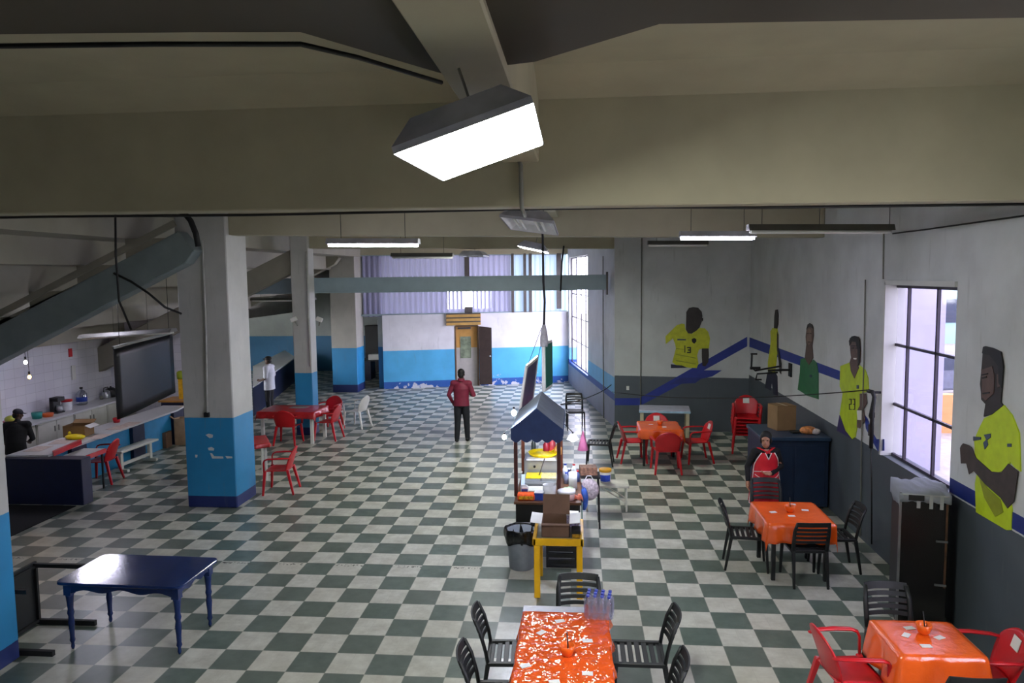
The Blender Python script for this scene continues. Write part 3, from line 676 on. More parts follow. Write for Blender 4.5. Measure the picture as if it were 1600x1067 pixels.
nn = (A[1]-A[0]).cross(A[3]-A[0]).normalized()
MB().prism(A, nn*.03).build('panel', mat('dark_lilac_panel', '#4d4d72', .3, var=.1), t, world=True)
mb = MB()
for i in range(4): mb.bar(A[i]+nn*.015, A[(i+1) % 4]+nn*.015, .05, .035, up=nn)
mb.build('frame', m_wplast, t, world=True)
for a_, b_ in ((A[0], aty(846, 512, 4.2)), (A[1], aty(847, 530, 4.25))): MB().tube([a_, Vector(b_)], .005, 5).build('suspension_wire', m_cable, t, world=True)

# ------------------------------------------------------------------ chairs
G_RED = 'red plastic armchairs'; G_BLK = 'black slatted chairs'
def make_red(label, loc, rz, sticker=False):
    t = thing('plastic_armchair', label, 'chair', loc, rz)
    MB().grid(lambda u, v: Vector(((2*u-1)*(.235-.02*(1-v)), -.21+.44*v, .435-.02*math.sin(PI*u)*math.sin(PI*v)-.03*max(0, v-.85)/.15)), 10, 10).build('seat', m_red, t, solid=.014)
    def bk(u, v):
        w = 2*u-1; k = 1-.22*v**3
        return Vector((w*(.215+.035*math.sin(PI*v*.8))*(1 if v < .6 else math.sqrt(max(0, 1-.30*((v-.6)/.4)**2))), -.205-.115*v+.045*w*w, .43+v*(.41-.085*w*w*v)))
    MB().grid(bk, 12, 10).build('backrest', m_red, t, solid=.014)
    for s in (-1, 1):
        MB().tube([(s*.235, -.265, .665), (s*.27, -.18, .672), (s*.285, -.02, .672), (s*.285, .13, .665), (s*.28, .185, .645), (s*.272, .205, .60), (s*.262, .205, .44)], [.018, .024, .026, .026, .024, .022, .022], 8, sq=(.6, 1.15)).build('armrest', m_red, t)
        MB().bar((s*.238, .195, .445), (s*.275, .235, 0), .055, .05, (0, 1, 0), w1=.036, h1=.034).build('leg', m_red, t, bev=.006)
        MB().bar((s*.20, -.195, .445), (s*.255, -.30, 0), .055, .05, (0, 1, 0), w1=.036, h1=.034).build('leg', m_red, t, bev=.006)
    if sticker:
        g = MB(); g.box((0, -.302, .72), (.13, .006, .11), R=Matrix.Rotation(.28, 3, 'X')); g.box((0, -.270, .725), (.13, .006, .11), R=Matrix.Rotation(.28, 3, 'X'))
        o = g.build('paper_label', m_paper, t); o['label'] = 'white paper label'
    return t
def make_black(label, loc, rz):
    t = thing('slatted_chair', label, 'chair', loc, rz)
    mb = MB()
    for i in range(7): y = -.19+.066*i; mb.box((0, y, .452-.006*math.cos(i)), (.40, .044, .016))
    for s in (-1, 1): mb.bar((s*.205, -.22, .45), (s*.205, .235, .45), .04, .035)
    mb.box((0, .225, .448), (.42, .03, .04)); mb.box((0, -.215, .448), (.42, .03, .035))
    mb.build('seat', m_black, t, bev=.004)
    mb = MB()
    for s in (-1, 1): mb.tube([(s*.2, -.215, .44), (s*.205, -.235, .56), (s*.205, -.275, .72), (s*.19, -.325, .84)], [.022, .021, .02, .016], 8, sq=(1.2, .8))
    def slat(z0, z1):
        def f(u, v):
            z = z0+(z1-z0)*v; w = 2*u-1; y = -.225-.10*max(0, (z-.5)/.33)**1.25; return Vector((w*.2, y-.03*(1-w*w), z+.006*(1-w*w)))
        k = MB().grid(f, 10, 2); return k
    zs = [(.565, .60), (.622, .657), (.679, .714), (.736, .771), (.793, .855)]
    for a, b in zs:
        k = slat(a, b); n = len(k.v)
        # thicken by hand so the whole backrest stays one mesh
        vs = k.v + [v+Vector((0, -.014, 0)) for v in k.v]; fs = k.f + [[i+n for i in reversed(f)] for f in k.f]
        nu = 10; nv = 2
        rim = [i for i in range(nu+1)] + [j*(nu+1)+nu for j in range(1, nv+1)] + [nv*(nu+1)+i for i in range(nu-1, -1, -1)] + [j*(nu+1) for j in range(nv-1, 0, -1)]
        fs += [(rim[i], rim[(i+1) % len(rim)], rim[(i+1) % len(rim)]+n, rim[i]+n)[::-1] for i in range(len(rim))]
        mb.add(vs, fs, 0, False)
    mb.build('backrest', m_black, t)
    for s in (-1, 1):
        MB().bar((s*.205, .215, .45), (s*.215, .245, 0), .042, .042, (0, 1, 0), w1=.028, h1=.028).build('leg', m_black, t, bev=.004)
        MB().bar((s*.2, -.215, .45), (s*.205, -.29, 0), .042, .042, (0, 1, 0), w1=.028, h1=.028).build('leg', m_black, t, bev=.004)
    return t
def face(dx, dy): return math.atan2(-dx, dy)   # rotation so that local +y looks along (dx,dy)
BLK = make_black('black slatted chair at the far end of the near middle orange table', (1.70, -.62, 0), face(0, -1)); BLK['group'] = G_BLK
for x, y, d, lab in ((1.10, -1.14, (1, .05), 'black slatted chair on the left of the near middle orange table, the farther one'),
    (1.08, -1.86, (1, .05), 'black slatted chair left of the near middle orange table, at the lower frame edge'),
    (2.24, -1.08, (-1, 0), 'black slatted chair right of the near middle orange table, its seat visible'),
    (2.20, -1.88, (-1, .05), 'black slatted chair right of the near middle orange table, at the lower frame edge'),
    (3.92, 2.22, (1, -.12), 'black slatted chair at the left of the orange table by the right wall'),
    (4.53, 1.80, (-.04, 1), 'black slatted chair, its back to the camera, at the orange table by the right wall'),
    (4.44, 3.12, (0, -1), 'black slatted chair between the woman in red and the orange table'),
    (5.02, 2.22, (-1, 0), 'black slatted chair squeezed between the orange table and the right wall'),
    (4.68, -.66, (0, -1), 'black slatted chair behind the near right orange table'),
    (4.68, -1.72, (0, 1), 'black slatted chair in front of the near right orange table, only its top in frame'),
    (2.12, 7.55, (-1, .1), 'black chair seen side on behind the white bench'),
    (1.62, 11.1, (.1, -1), 'black slatted chair far back behind the food cart roof')):
    dup(BLK, (x, y, 0), face(*d), lab)
RED = make_red('red plastic armchair standing alone beside the big pillar', (-3.72, 5.33, 0), face(-1, -.12)); RED['group'] = G_RED
for x, y, d, lab in ((-5.08, 9.2, (-.02, 1), 'red armchair in front of the long red table, its back to the camera'),
    (-4.30, 9.72, (-1, .1), 'red armchair at the right end of the long red table'),
    (-4.62, 10.75, (-.3, -1), 'red armchair behind the right corner of the long red table'),
    (-7.46, 5.80, (-1, -.15), 'red armchair beside the small white topped table at the kitchen counter'),
    (3.42, 7.05, (-.03, 1), 'red armchair with its back to the camera at the far orange table'),
    ):
    dup(RED, (x, y, 0), face(*d), lab)
RS = make_red('red armchair with a white label behind the far orange table', (3.40, 8.50, 0), face(0, -1), True); RS['group'] = G_RED
for x, y, d, lab in ((2.83, 7.85, (1, .12), 'red armchair at the left of the far orange table'),
    (4.12, 7.88, (-1, -.15), 'red armchair at the right of the far orange table, white label on its back'),
    (5.13, -1.20, (-1, .12), 'red armchair with a white label at the lower right corner'),):
    dup(RS, (x, y, 0), face(*d), lab)
dup(RED, (4.05, -1.22, 0), face(1, .10), 'red armchair at the left of the near right orange table')
G = 'red armchairs stacked before the mural wall'
for i in range(6):
    src = RS if i == 5 else RED
    lab = ['red armchair at the bottom of the stack beside the blue cabinet', 'red armchair second from the bottom of the stack', 'red armchair third from the bottom of the stack', 'red armchair third from the top of the stack', 'red armchair second from the top of the stack', 'red armchair on top of the stack, with a white label'][i]
    dup(src, (5.30, 8.75-.022*i, .075*i), face(-.15, -1), lab, G)
# white plastic chair by the slim pillar
m_keep = m_red
_r = m_red; m_red = m_wplast
make_red('white plastic armchair behind the right end of the long red table', (-4.02, 11.15, 0), face(-1, .25)); m_red = _r

# ------------------------------------------------------------------ tables with cloths
def film_mat(name, col, dark, rough=.18, bs=.5, scale=14, crink=False):
    t = NT(name); p = t.pos(True); n = t.noise(3, 4, p); bd_ = .02 if crink else .03; c = t.mix(t.ramp(n, .3, .7), lin(dark), lin(col))
    if crink:
        vo = t.n('ShaderNodeTexVoronoi'); vo.inputs['Scale'].default_value = scale; wp = t.n('ShaderNodeMix'); wp.data_type = 'RGBA'; wp.inputs[0].default_value = .12
        nz = t.n('ShaderNodeTexNoise'); nz.inputs['Scale'].default_value = 9; t.l(p, nz.inputs['Vector']); t.l(p, wp.inputs[6]); t.l(nz.outputs['Color'], wp.inputs[7]); t.l(wp.outputs[2], vo.inputs['Vector']); v = vo.outputs['Distance']
    else: v = t.noise(scale, 5, p, .62)
    t.bsdf(c, rough, 0, v, bs, bd_, Specular_IOR_Level=.8); return t.m
m_ocloth = film_mat('glossy_orange_plastic', '#ee6420', '#d9500f', .2, .30, 7)
m_ocloth2 = film_mat('crinkled_orange_plastic', '#ec5e22', '#d24c12', .055, .6, 15, True)
m_rcloth = film_mat('red_tablecloth', '#c41a20', '#a01218', .3, .2, 7)
def cloth(name, label, cat, cx, cy, z, a, b, drop, m, rz=0, N=34, flare=.10, seed=0, group=None):
    t = None
    def fn(u, v):
        x = (2*u-1)*(a+drop); y = (2*v-1)*(b+drop)
        kx = max(-a, min(a, x)); ky = max(-b, min(b, y)); ex, ey = x-kx, y-ky; L = math.hypot(ex, ey)
        if L < 1e-6: return Vector((x, y, .004))
        nx, ny = ex/L, ey/L
        s = (kx*1.3+ky)*9+seed; rip = .022*math.sin(s*1.7)+.012*math.sin(s*3.1+1)
        o = .012 + flare*L + rip*min(1, L/drop)
        return Vector((kx+nx*o, ky+ny*o, .004 - max(0, L-.01)))
    o = MB().grid(fn, N, N).build(name, m, solid=.004); o.location = (cx, cy, z); o.rotation_euler = (0, 0, rz)
    return tag(o, label, cat, group)
def table(name, label, cx, cy, a, b, h, mt, ml, rz=0, lw=.05, th=.03, inset=.06, apron=False):
    t = thing(name, label, 'table', (cx, cy, 0), rz)
    MB().b2(-a, a, -b, b, h-th, h).build('tabletop', mt, t, bev=.005)
    for sx in (-1, 1):
        for sy in (-1, 1): MB().b2(sx*(a-inset)-lw/2, sx*(a-inset)+lw/2, sy*(b-inset)-lw/2, sy*(b-inset)+lw/2, 0, h-th).build('leg', ml, t, bev=.005)
    if apron:
        mb = MB(); i = inset; hh = h-th
        for s in (-1, 1): mb.b2(-a+i, a-i, s*(b-i)-.01, s*(b-i)+.01, hh-.08, hh); mb.b2(s*(a-i)-.01, s*(a-i)+.01, -b+i, b-i, hh-.08, hh)
        mb.build('apron', mt, t)
    return t
m_grytop = mat('grey_tabletop', '#9b9bb0', .4)
table('dining_table', 'near middle table under crinkled orange plastic', 1.575, -1.68, .40, .88, .75, m_grytop, m_blackm, .0)
cloth('tablecloth', 'crinkled shiny orange plastic on the near middle table', 'tablecloth', 1.575, -1.74, .752, .385, .80, .10, m_ocloth2, seed=1)
table('dining_table', 'black legged table under the orange cloth by the right wall', 4.47, 2.16, .38, .445, .75, m_blackm, m_black)
cloth('tablecloth', 'orange cloth with hanging corners on the table by the right wall', 'tablecloth', 4.47, 2.16, .752, .405, .465, .25, m_ocloth, flare=.10, seed=2)
table('dining_table', 'near right table hidden under an orange cloth', 4.66, -1.24, .31, .30, .75, m_blackm, m_black)
cloth('tablecloth', 'glossy orange cloth on the near right table among red chairs', 'tablecloth', 4.66, -1.24, .752, .33, .32, .32, m_ocloth, flare=.16, seed=3)
table('dining_table', 'far black legged table under an orange cloth', 3.36, 7.83, .40, .44, .75, m_blackm, m_black)
cloth('tablecloth', 'orange cloth on the far table before the mural wall', 'tablecloth', 3.36, 7.83, .752, .415, .455, .2, m_ocloth, flare=.1, seed=4)
table('dining_table', 'long white legged table under a red cloth before the slim pillar', -5.08, 9.58, .66, .46, .76, m_wplast, m_wplast, -.03, lw=.07)
cloth('tablecloth', 'red printed cloth on the long table before the slim pillar', 'tablecloth', -5.08, 9.56, .762, .68, .475, .16, m_rcloth, -.03, flare=.2, seed=5)
o = tag(MB().box((-5.0, 9.72, .7685), (.42, .3, .003), -.03).build('printed_sheet', mat('grey_print', '#8d7f7a', .6, var=.3, scale=20)), 'grey printed sheet lying on the red tablecloth', 'sheet')
table('side_table', 'red topped white legged table half hidden behind the big pillar', -4.74, 6.17, .40, .40, .73, m_wplast, m_wplast, .5)
cloth('tablecloth', 'red and white cloth on the table half hidden behind the big pillar', 'tablecloth', -4.74, 6.17, .732, .41, .41, .09, m_rcloth, .5, seed=6)
mb = MB()
for i in range(5): mb.b2(-4.015, -4.009, 5.80+.07*i, 5.845+.07*i, .66, .72)
tag(mb.build('cloth_lettering', m_paper), 'pale lettering along the edge of the half hidden red cloth', 'lettering') if 0 else None
# white work table by the mural wall
t = table('work_table', 'white topped table with a pale blue edge against the mural wall', 3.68, 9.75, .57, .36, .78, mat('lilac_white_top', '#bdbccd', .35), mat('cream_wood', '#b9b294', .55), -.09, lw=.08, th=.06)
MB().b2(-.572, .572, -.364, -.358, .725, .765).build('edge_strip', mat('pale_blue_edge', '#9fc3d8', .4), t)

def card(x, y, z, rz, label, group): 
    p = atz(x, y, z); o = MB().box((0, 0, 0), (.085, .055, .004)).build('place_card', m_paper); o.location = p; o.rotation_euler = (0, 0, rz); return tag(o, label, 'card', group)
def bowl(x, y, z, label, m):
    p = atz(x, y, z); t = thing('small_bowl', label, 'bowl', p)
    MB().lathe([(.03, 0), (.045, .01), (.062, .055), (.068, .09), (.06, .09), (.052, .05), (.03, .02), (0, .018)], n=18).build('bowl', m, t)
    MB().tube([(.01, 0, .03), (.0, .02, .19)], .005, 6).build('spoon', m_blackm, t); return t
m_obowl = mat('orange_bowl', '#e8641a', .3)
for i, (x, y, r, w) in enumerate(((875, 970, .3, 'farthest from the camera'), (846, 988, .9, 'left of the bowl'), (918, 1001, .1, 'right of the bowl'), (821, 1040, .5, 'at the left edge'), (918, 1052, .0, 'at the right, near the frame edge'), (866, 1065, .2, 'cut by the lower frame edge'))):
    card(x, y, .762, r, 'small pale card on the near middle orange table, %s' % w, 'cards on the near middle table')
bowl(886, 1024, .759, 'orange bowl with a dark spoon on the near middle orange table', m_obowl)
for x, y, r, w in ((1208, 800, .3, 'at the left'), (1258, 797, -.2, 'at the right'), (1237, 806, 0, 'nearest the camera'), (1238, 788, 0, 'farthest from the camera')):
    card(x, y, .762, r, 'small white card on the orange table by the right wall, %s' % w, 'cards on the table by the right wall')
bowl(1234, 800, .759, 'orange bowl amid the cards on the table by the right wall', m_obowl)
for x, y, r, w in ((1421, 981, .2, 'farthest from the camera'), (1416, 992, .9, 'at the left'), (1468, 996, .5, 'at the right'), (1447, 1009, 0, 'nearest the camera')):
    card(x, y, .762, r, 'small white card on the near right orange table, %s' % w, 'cards on the near right table')
bowl(1443, 990, .759, 'orange bowl on the near right orange table', m_obowl)
for x, y, w in ((1017, 663, 'left of the bowl'), (1038, 667, 'right of the bowl')): card(x, y, .762, .2, 'small white card on the far orange table, %s' % w, 'cards on the far orange table')
bowl(1031, 664, .759, 'orange bowl on the far orange table', m_obowl)

# shrink wrapped pack of bottles
P = atz(936, 961, .765)
t = thing('bottle_pack', 'shrink wrapped pack of water bottles with blue caps on the near middle table', 'bottle pack', P, -.12)
m_pet = glass('clear_bottle_plastic', '#eaeefa', .12, .72); m_film = frosted('clear_shrink_film', '#f0f0f8', .80, .5); m_cap = mat('blue_cap', '#2b3fae', .4)
for i in range(4):
    for j in range(3):
        o = MB().lathe([(.026, 0), (.031, .008), (.031, .13), (.026, .155), (.013, .185), (.012, .2)], ((i-1.5)*.064, (j-1)*.064, 0), 12).build('bottle', m_pet, t)
        MB().cyl(((i-1.5)*.064, (j-1)*.064, .195), .0155, .02, 12).build('cap', m_cap, o)
def film(u, v):
    a = 2*PI*u; c_, s_ = math.cos(a), math.sin(a); k = 1/max(abs(c_)**4+abs(s_)**4, 1e-6)**.25
    r = 1-.22*max(0, v-.72)/.28; return Vector((c_*k*.134*r+.004*math.sin(9*a+6*v), s_*k*.102*r+.004*math.cos(11*a), .002+.205*v))
MB().grid(film, 40, 8).build('shrink_film', m_film, t)

# ------------------------------------------------------------------ yellow table, carton, bin
t = thing('work_table', 'yellow painted wooden table in front of the food cart', 'table', (1.455, 1.42, 0), -.0)
mb = MB(); mb.b2(-.285, .285, -.36, .36, .67, .70); mb.build('tabletop', mat('worn_grey_top', '#8f8f86', .5, var=.15), t)
mb = MB()
for s in (-1, 1): mb.b2(s*.285-.02, s*.285+.02, -.38, .38, .655, .745); mb.b2(-.30, .30, s*.36-.02, s*.36+.02, .655, .74)
mb.build('frame', m_yel, t, bev=.006)
for sx in (-1, 1):
    for sy in (-1, 1): MB().b2(sx*.255-.036, sx*.255+.036, sy*.33-.036, sy*.33+.036, 0, .66).build('leg', m_yel, t, bev=.006)
def carton(name, label, cx, cy, z, sx, sy, sz, rz, m, flaps=(), open_=True, tape=False):
    t = thing(name, label, 'box', (cx, cy, z), rz); w = .006
    mb = MB(); mb.b2(-sx/2, sx/2, -sy/2, sy/2, 0, w)
    for s in (-1, 1): mb.b2(s*(sx/2-w/2)-w/2, s*(sx/2-w/2)+w/2, -sy/2, sy/2, 0, sz); mb.b2(-sx/2, sx/2, s*(sy/2-w/2)-w/2, s*(sy/2-w/2)+w/2, 0, sz)
    if not open_: mb.b2(-sx/2, sx/2, -sy/2, sy/2, sz-w, sz)
    mb.build('body', m, t)
    for side, L, ang in flaps:
        ax = {'l': (-1, 0), 'r': (1, 0), 'f': (0, -1), 'b': (0, 1)}[side]; f = MB()
        hx, hy = ax[0]*sx/2, ax[1]*sy/2; d = Vector((ax[0]*math.cos(ang), ax[1]*math.cos(ang), math.sin(ang)))*L
        e = Vector((0, sy/2, 0)) if ax[0] else Vector((sx/2, 0, 0)); o = Vector((hx, hy, sz))
        f.prism([o-e, o+e, o+e+d, o-e+d], d.cross(e).normalized()*.005); f.build('flap', m_paper if side in 'lr' and 'open' in label else m, t)
    if tape: MB().b2(-.025, .025, -sy/2-.001, sy/2+.001, sz-.0, sz+.002).build('tape', mat('brown_tape', '#a98a5c', .3), t)
    return t
carton('cardboard_box', 'open dark brown cardboard box on the yellow table', 1.42, 1.42, .70, .34, .40, .17, 0, m_cardd, (('l', .14, .12), ('r', .13, .1), ('b', .24, 1.15), ('f', .05, -.2)))
t = thing('glove_box', 'dark box with a yellow front beside the open carton', 'box', (1.67, 1.30, .70)); MB().b2(-.055, .055, -.10, .10, 0, .09).build('body', m_blackm, t, bev=.004); MB().b2(-.05, .05, -.104, -.10, .005, .05).build('front_label', mat('ochre_label', '#b98a1c', .6, var=.4, scale=30), t)
t = thing('rubbish_bin', 'grey round bin lined with a black bag', 'bin', (.94, 2.02, 0)); R = Matrix.Identity(3)
MB().lathe([(.155, 0), (.165, .01), (.195, .52), (.185, .52), (.15, .02), (0, .02)], n=28).build('bin_body', mat('grey_bin_plastic', '#7b828c', .45), t)
def bag(u, v):
    a = 2*PI*u; w = .012*math.sin(7*a)+.008*math.sin(13*a+1)
    if v < .55: k = v/.55; return Vector((math.cos(a)*(.204+.022*math.sin(PI*k)+w), math.sin(a)*(.204+.022*math.sin(PI*k)+w), .36+.2*k+.03*math.sin(3*a)*(1-k)))
    k = (v-.55)/.45; return Vector((math.cos(a)*(.204-.03*k+w), math.sin(a)*(.204-.03*k+w), .56-.20*k))
MB().grid(bag, 44, 12).build('bin_bag', mat('black_bin_bag', '#0c0d0e', .25, bump=.3, bscale=18), t, solid=.003)
t = thing('plastic_crate', 'dark plastic crate on the floor behind the yellow table', 'crate', (1.47, 2.16, 0)); mb = MB()
mb.b2(-.2, .2, -.14, .14, 0, .02)
for k in range(4): z = .05+.085*k; mb.b2(-.2, .2, -.14, -.125, z, z+.055); mb.b2(-.2, .2, .125, .14, z, z+.055); mb.b2(-.2, -.185, -.14, .14, z, z+.055); mb.b2(.185, .2, -.14, .14, z, z+.055)
for sx in (-1, 1):
    for sy in (-1, 1): mb.b2(sx*.19-.012, sx*.19+.012, sy*.13-.012, sy*.13+.012, 0, .36)
mb.build('body', mat('charcoal_plastic', '#24272a', .5), t)

# ------------------------------------------------------------------ food cart
m_canv = mat('dark_blue_canvas', '#2a3c66', .8, var=.1, scale=6); m_canvT = mat('grey_canvas', '#6c7683', .8, var=.1, scale=5)
m_ss = mat('brushed_steel', '#b9bcc2', .28, .75, var=.06, scale=4); m_counter = mat('brown_counter_edge', '#5b3a24', .5)
CX0, CX1, CY0, CY1, CZ = .83, 1.43, 2.58, 3.95, .80
t = thing('food_cart', 'food cart with a blue gabled canopy on dark wooden posts', 'food cart', (1.27, 3.2, 0)); cart = t
B = lambda x0, x1, y0, y1, z0, z1, m=0: MB().b2(x0, x1, y0, y1, z0, z1, m)
B(.82, 1.74, 2.30, 4.10, CZ-.035, CZ).build('counter_top', m_counter, t, world=True, bev=.004)
B(.84, 1.70, 2.36, 4.05, .36, CZ-.035).build('cabinet', m_blackm, t, world=True, bev=.005)
for x in (.90, 1.64):
    for y in (2.45, 3.95): MB().b2(x-.025, x+.025, y-.025, y+.025, 0, .36).build('leg', m_blackm, t, world=True)
for x in (CX0, CX1):
    for y in (CY0, CY1): B(x-.026, x+.026, y-.026, y+.026, CZ, 1.76).build('post', m_wood if y == CY0 else m_woodl, t, world=True, bev=.004)
ez, az, xm = 1.765, 2.05, (CX0+CX1)/2
mb = MB(); e = .05
for s, x in ((-1, CX0-.06), (1, CX1+.06)):
    mb.prism([(xm, CY0-e, az), (xm, CY1+e, az), (x, CY1+e, ez-.02), (x, CY0-e, ez-.02)], (0, 0, .012))
mb.build('roof_canvas', m_canvT, t, world=True)
def val(xa, xb, y, gable):
    n = 48; lo = []
    for i in range(n+1): u = i/n; lo.append((xa+(xb-xa)*u, y, ez-.145-.045*abs(math.sin(5*PI*u))))
    hi = [(xb, y, ez), (xm, y, az), (xa, y, ez)] if gable else [(xb, y, ez), (xa, y, ez)]
    return lo + hi
MB().prism(val(CX0-.06, CX1+.06, CY0-e-.006, True), (0, -.006, 0)).build('front_valance', m_canv, t, world=True)
MB().prism(val(CX0-.06, CX1+.06, CY1+e+.006, True), (0, .006, 0)).build('rear_valance', m_canv, t, world=True)
for x in (CX0-.06, CX1+.06):
    n = 60; lo = [(x, CY0-e+(CY1-CY0+2*e)*i/n, ez-.02-.07-.03*abs(math.sin(9*PI*i/n))) for i in range(n+1)]
    MB().prism(lo + [(x, CY1+e, ez-.01), (x, CY0-e, ez-.01)], (.006, 0, 0)).build('side_valance', m_canv, t, world=True)
# steel stepped shelves inside
mb = MB(); mb.b2(CX0+.05, CX1-.04, 3.45, 3.95, CZ, 1.10); mb.build('steel_griddle', m_ss, t, world=True, bev=.008)
MB().tube([(1.04, 3.445, 1.0), (1.04, 3.42, 1.0)], .018, 10).build('knob', m_blackm, t, world=True)
mb = MB(); mb.b2(CX0+.06, CX1-.05, 3.0, 3.44, .86, .885); mb.b2(CX0+.06, CX1-.05, 3.0, 3.01, .80, .86); mb.build('steel_step', m_ss, t, world=True, bev=.003)
# bulbs of the cart
m_led = emis('cart_bulb', '#e6edff', 600)
for i, (x, y, Y, r, lab, to) in enumerate(((803, 645, 2.55, .036, 'glaring white bulb at the upper left of the food cart canopy', (.80, 2.58, 1.80)),
    (788, 683, 2.6, .030, 'glaring white bulb hanging left of the food cart posts', (.80, 2.62, 1.76)), (895, 685, 3.0, .042, 'glaring white bulb in a pale shade at the right of the food cart', (1.47, 3.0, 1.76)))):
    p = aty(x, y, Y); q = thing('light_bulb', lab, 'lamp', p)
    MB().ell((0, 0, 0), (r, r, r*1.1), 14, 9).build('bulb', m_led, q)
    mb = MB(); mb.tube([(0, 0, r*.9), (0, 0, r*.9+.05)], .016, 10); mb.tube([Vector((0, 0, r*.9+.05)), (Vector(to)-p)*.6+Vector((0, 0, .05)), Vector(to)-p], .005, 6); mb.build('socket', m_cable, q)
    if i == 2: MB().lathe([(.03, .06), (.085, -.02)], n=18, c=(0, 0, .01)).build('shade', frosted('pale_lamp_shade', '#f4f4fa', .1, .5), q, solid=.003)

# goods on the cart
def bx(name, label, cat, x0, x1, y0, y1, z0, z1, m, rz=0, bev=.004, lid=None, band=None):
    c = ((x0+x1)/2, (y0+y1)/2, z0); t = thing(name, label, cat, c, rz); a, b, h = (x1-x0)/2, (y1-y0)/2, z1-z0
    MB().b2(-a, a, -b, b, 0, h).build('body', m, t, bev=bev)
    if band: MB().b2(-a*.8, a*.8, -b-.003, -b+.001, h*.25, h*.75).build('print', band, t)
    if lid: MB().b2(-a-.004, a+.004, -b-.004, b+.004, h, h+.012).build('lid', lid, t, bev=.003)
    return t
m_or = mat('orange_packet', '#e5561c', .35, var=.2, scale=30); m_bl = mat('blue_packet', '#1d3f9c', .35, var=.15, scale=30); m_yl = mat('bright_yellow_plastic', '#f2d400', .4)
m_pk = mat('pale_pink_plastic', '#dcb6b4', .45); m_cr = mat('cream_food', '#d9c789', .7, var=.25, scale=30); m_wh = mat('white_glazed', '#e4e5ea', .25)
bx('food_packet', 'orange packet on the front left corner of the cart counter', 'packet', .86, 1.10, 2.36, 2.52, CZ, CZ+.085, m_or, .04, .015, band=mat('yellow_print', '#e8a21c', .5, var=.4, scale=40))
bx('food_packet', 'white packet with blue print lying behind the orange packet', 'packet', .89, 1.0, 2.54, 2.66, CZ, CZ+.15, m_wh, .1, .02, band=m_bl)
bx('carton_pack', 'blue and white carton between the orange packet and the white bowl', 'carton', 1.10, 1.22, 2.38, 2.50, CZ, CZ+.10, m_bl, -.1, .003, lid=m_wh)
t = thing('white_bowl', 'stack of white bowls on the cart counter', 'bowl', (1.30, 2.50, CZ))
for i in range(3): MB().lathe([(.05, 0), (.085, .06), (.095, .15), (.09, .15), (.08, .06), (.045, .008), (0, .008)], (0, 0, .022*i), 20).build('bowl', m_wh, t)
t = thing('food_tub', 'pink tub with a white lid at the right of the cart counter', 'tub', (1.535, 2.46, CZ)); MB().lathe([(.11, 0), (.118, .1)], n=24).build('body', m_pk, t); MB().lathe([(.126, .095), (.126, .125), (.11, .13), (0, .132)], n=24).build('lid', m_wh, t)
for i, (dx, dy) in enumerate(((0, 0),)):
    t = thing('glove', 'crumpled orange pink cloth right of the white lidded tub', 'cloth', (1.70, 2.50, CZ)); MB().grid(lambda u, v: Vector(((u-.5)*.12, (v-.5)*.14, .05+.025*math.sin(9*u+3*v)+.02*math.sin(7*v)-.04*((u-.5)**2+(v-.5)**2)*4)), 10, 10).build('cloth', mat('salmon_cloth', '#df7a62', .7), t, solid=.006)
# yellow dish on the griddle, trays, spoon
t = thing('serving_dish', 'bright yellow dish on the steel griddle inside the cart', 'dish', (1.16, 3.66, 1.10)); MB().lathe([(.13, 0), (.20, .03), (.235, .075), (.225, .075), (.19, .035), (.12, .012), (0, .012)], n=26).build('dish', m_yl, t); MB().ell((0, 0, .03), (.19, .19, .035), 16, 6).build('food', m_yl, t)
bx('food_tray', 'shallow white tray in front of the yellow dish', 'tray', .92, 1.36, 3.40, 3.52, 1.10, 1.125, m_wh)
bx('food_tray', 'steel tray of yellow food on the lower step, left half', 'tray', .93, 1.15, 3.06, 3.36, .885, .92, m_ss, lid=m_yl)
bx('food_tray', 'steel tray of cream food on the lower step, right half', 'tray', 1.16, 1.37, 3.06, 3.36, .885, .92, m_ss, lid=m_cr)
bx('food_tray', 'pale tray on the counter before the steel step', 'tray', .95, 1.38, 2.72, 2.95, CZ, CZ+.03, m_wh, lid=mat('pale_cream_lid', '#cfd0c6', .5))
tag(MB().tube([(1.12, 3.2, .93), (1.20, 3.3, 1.16)], .008, 6).build('ladle', m_dsteel), 'thin dark ladle leaning across the trays', 'ladle')
t = thing('napkin_holder', 'pale blue napkin stand leaning at the left front post', 'napkin holder', (.93, 2.86, CZ)); MB().prism([(-.05, -.1, 0), (-.05, .1, 0), (-.05, .06, .22)], (.05, 0, 0)).build('stand', mat('pale_blue_plastic', '#b5c8dd', .4), t)
for i, (x, y, h, r, col, w) in enumerate(((1.20, 3.86, .22, .05, '#b52a3e', 'red bottle behind the yellow dish, the left one'), (1.29, 3.88, .26, .055, '#c6424c', 'red jar behind the yellow dish, the taller right one'), (1.385, 3.80, .17, .06, '#e8ad62', 'amber jar behind the yellow dish'), (1.0, 3.88, .24, .035, '#37423f', 'dark bottle behind the yellow dish, at the left'))):
    t = thing('sauce_bottle', w, 'bottle', (x, y, 1.10)); MB().lathe([(r*.9, 0), (r, .02), (r, h*.65), (r*.45, h*.85), (r*.42, h)], n=14).build('body', mat('sauce_%d' % i, col, .25), t); MB().cyl((0, 0, h), r*.5, .025, 12).build('cap', m_wh if i != 3 else m_blackm, t)
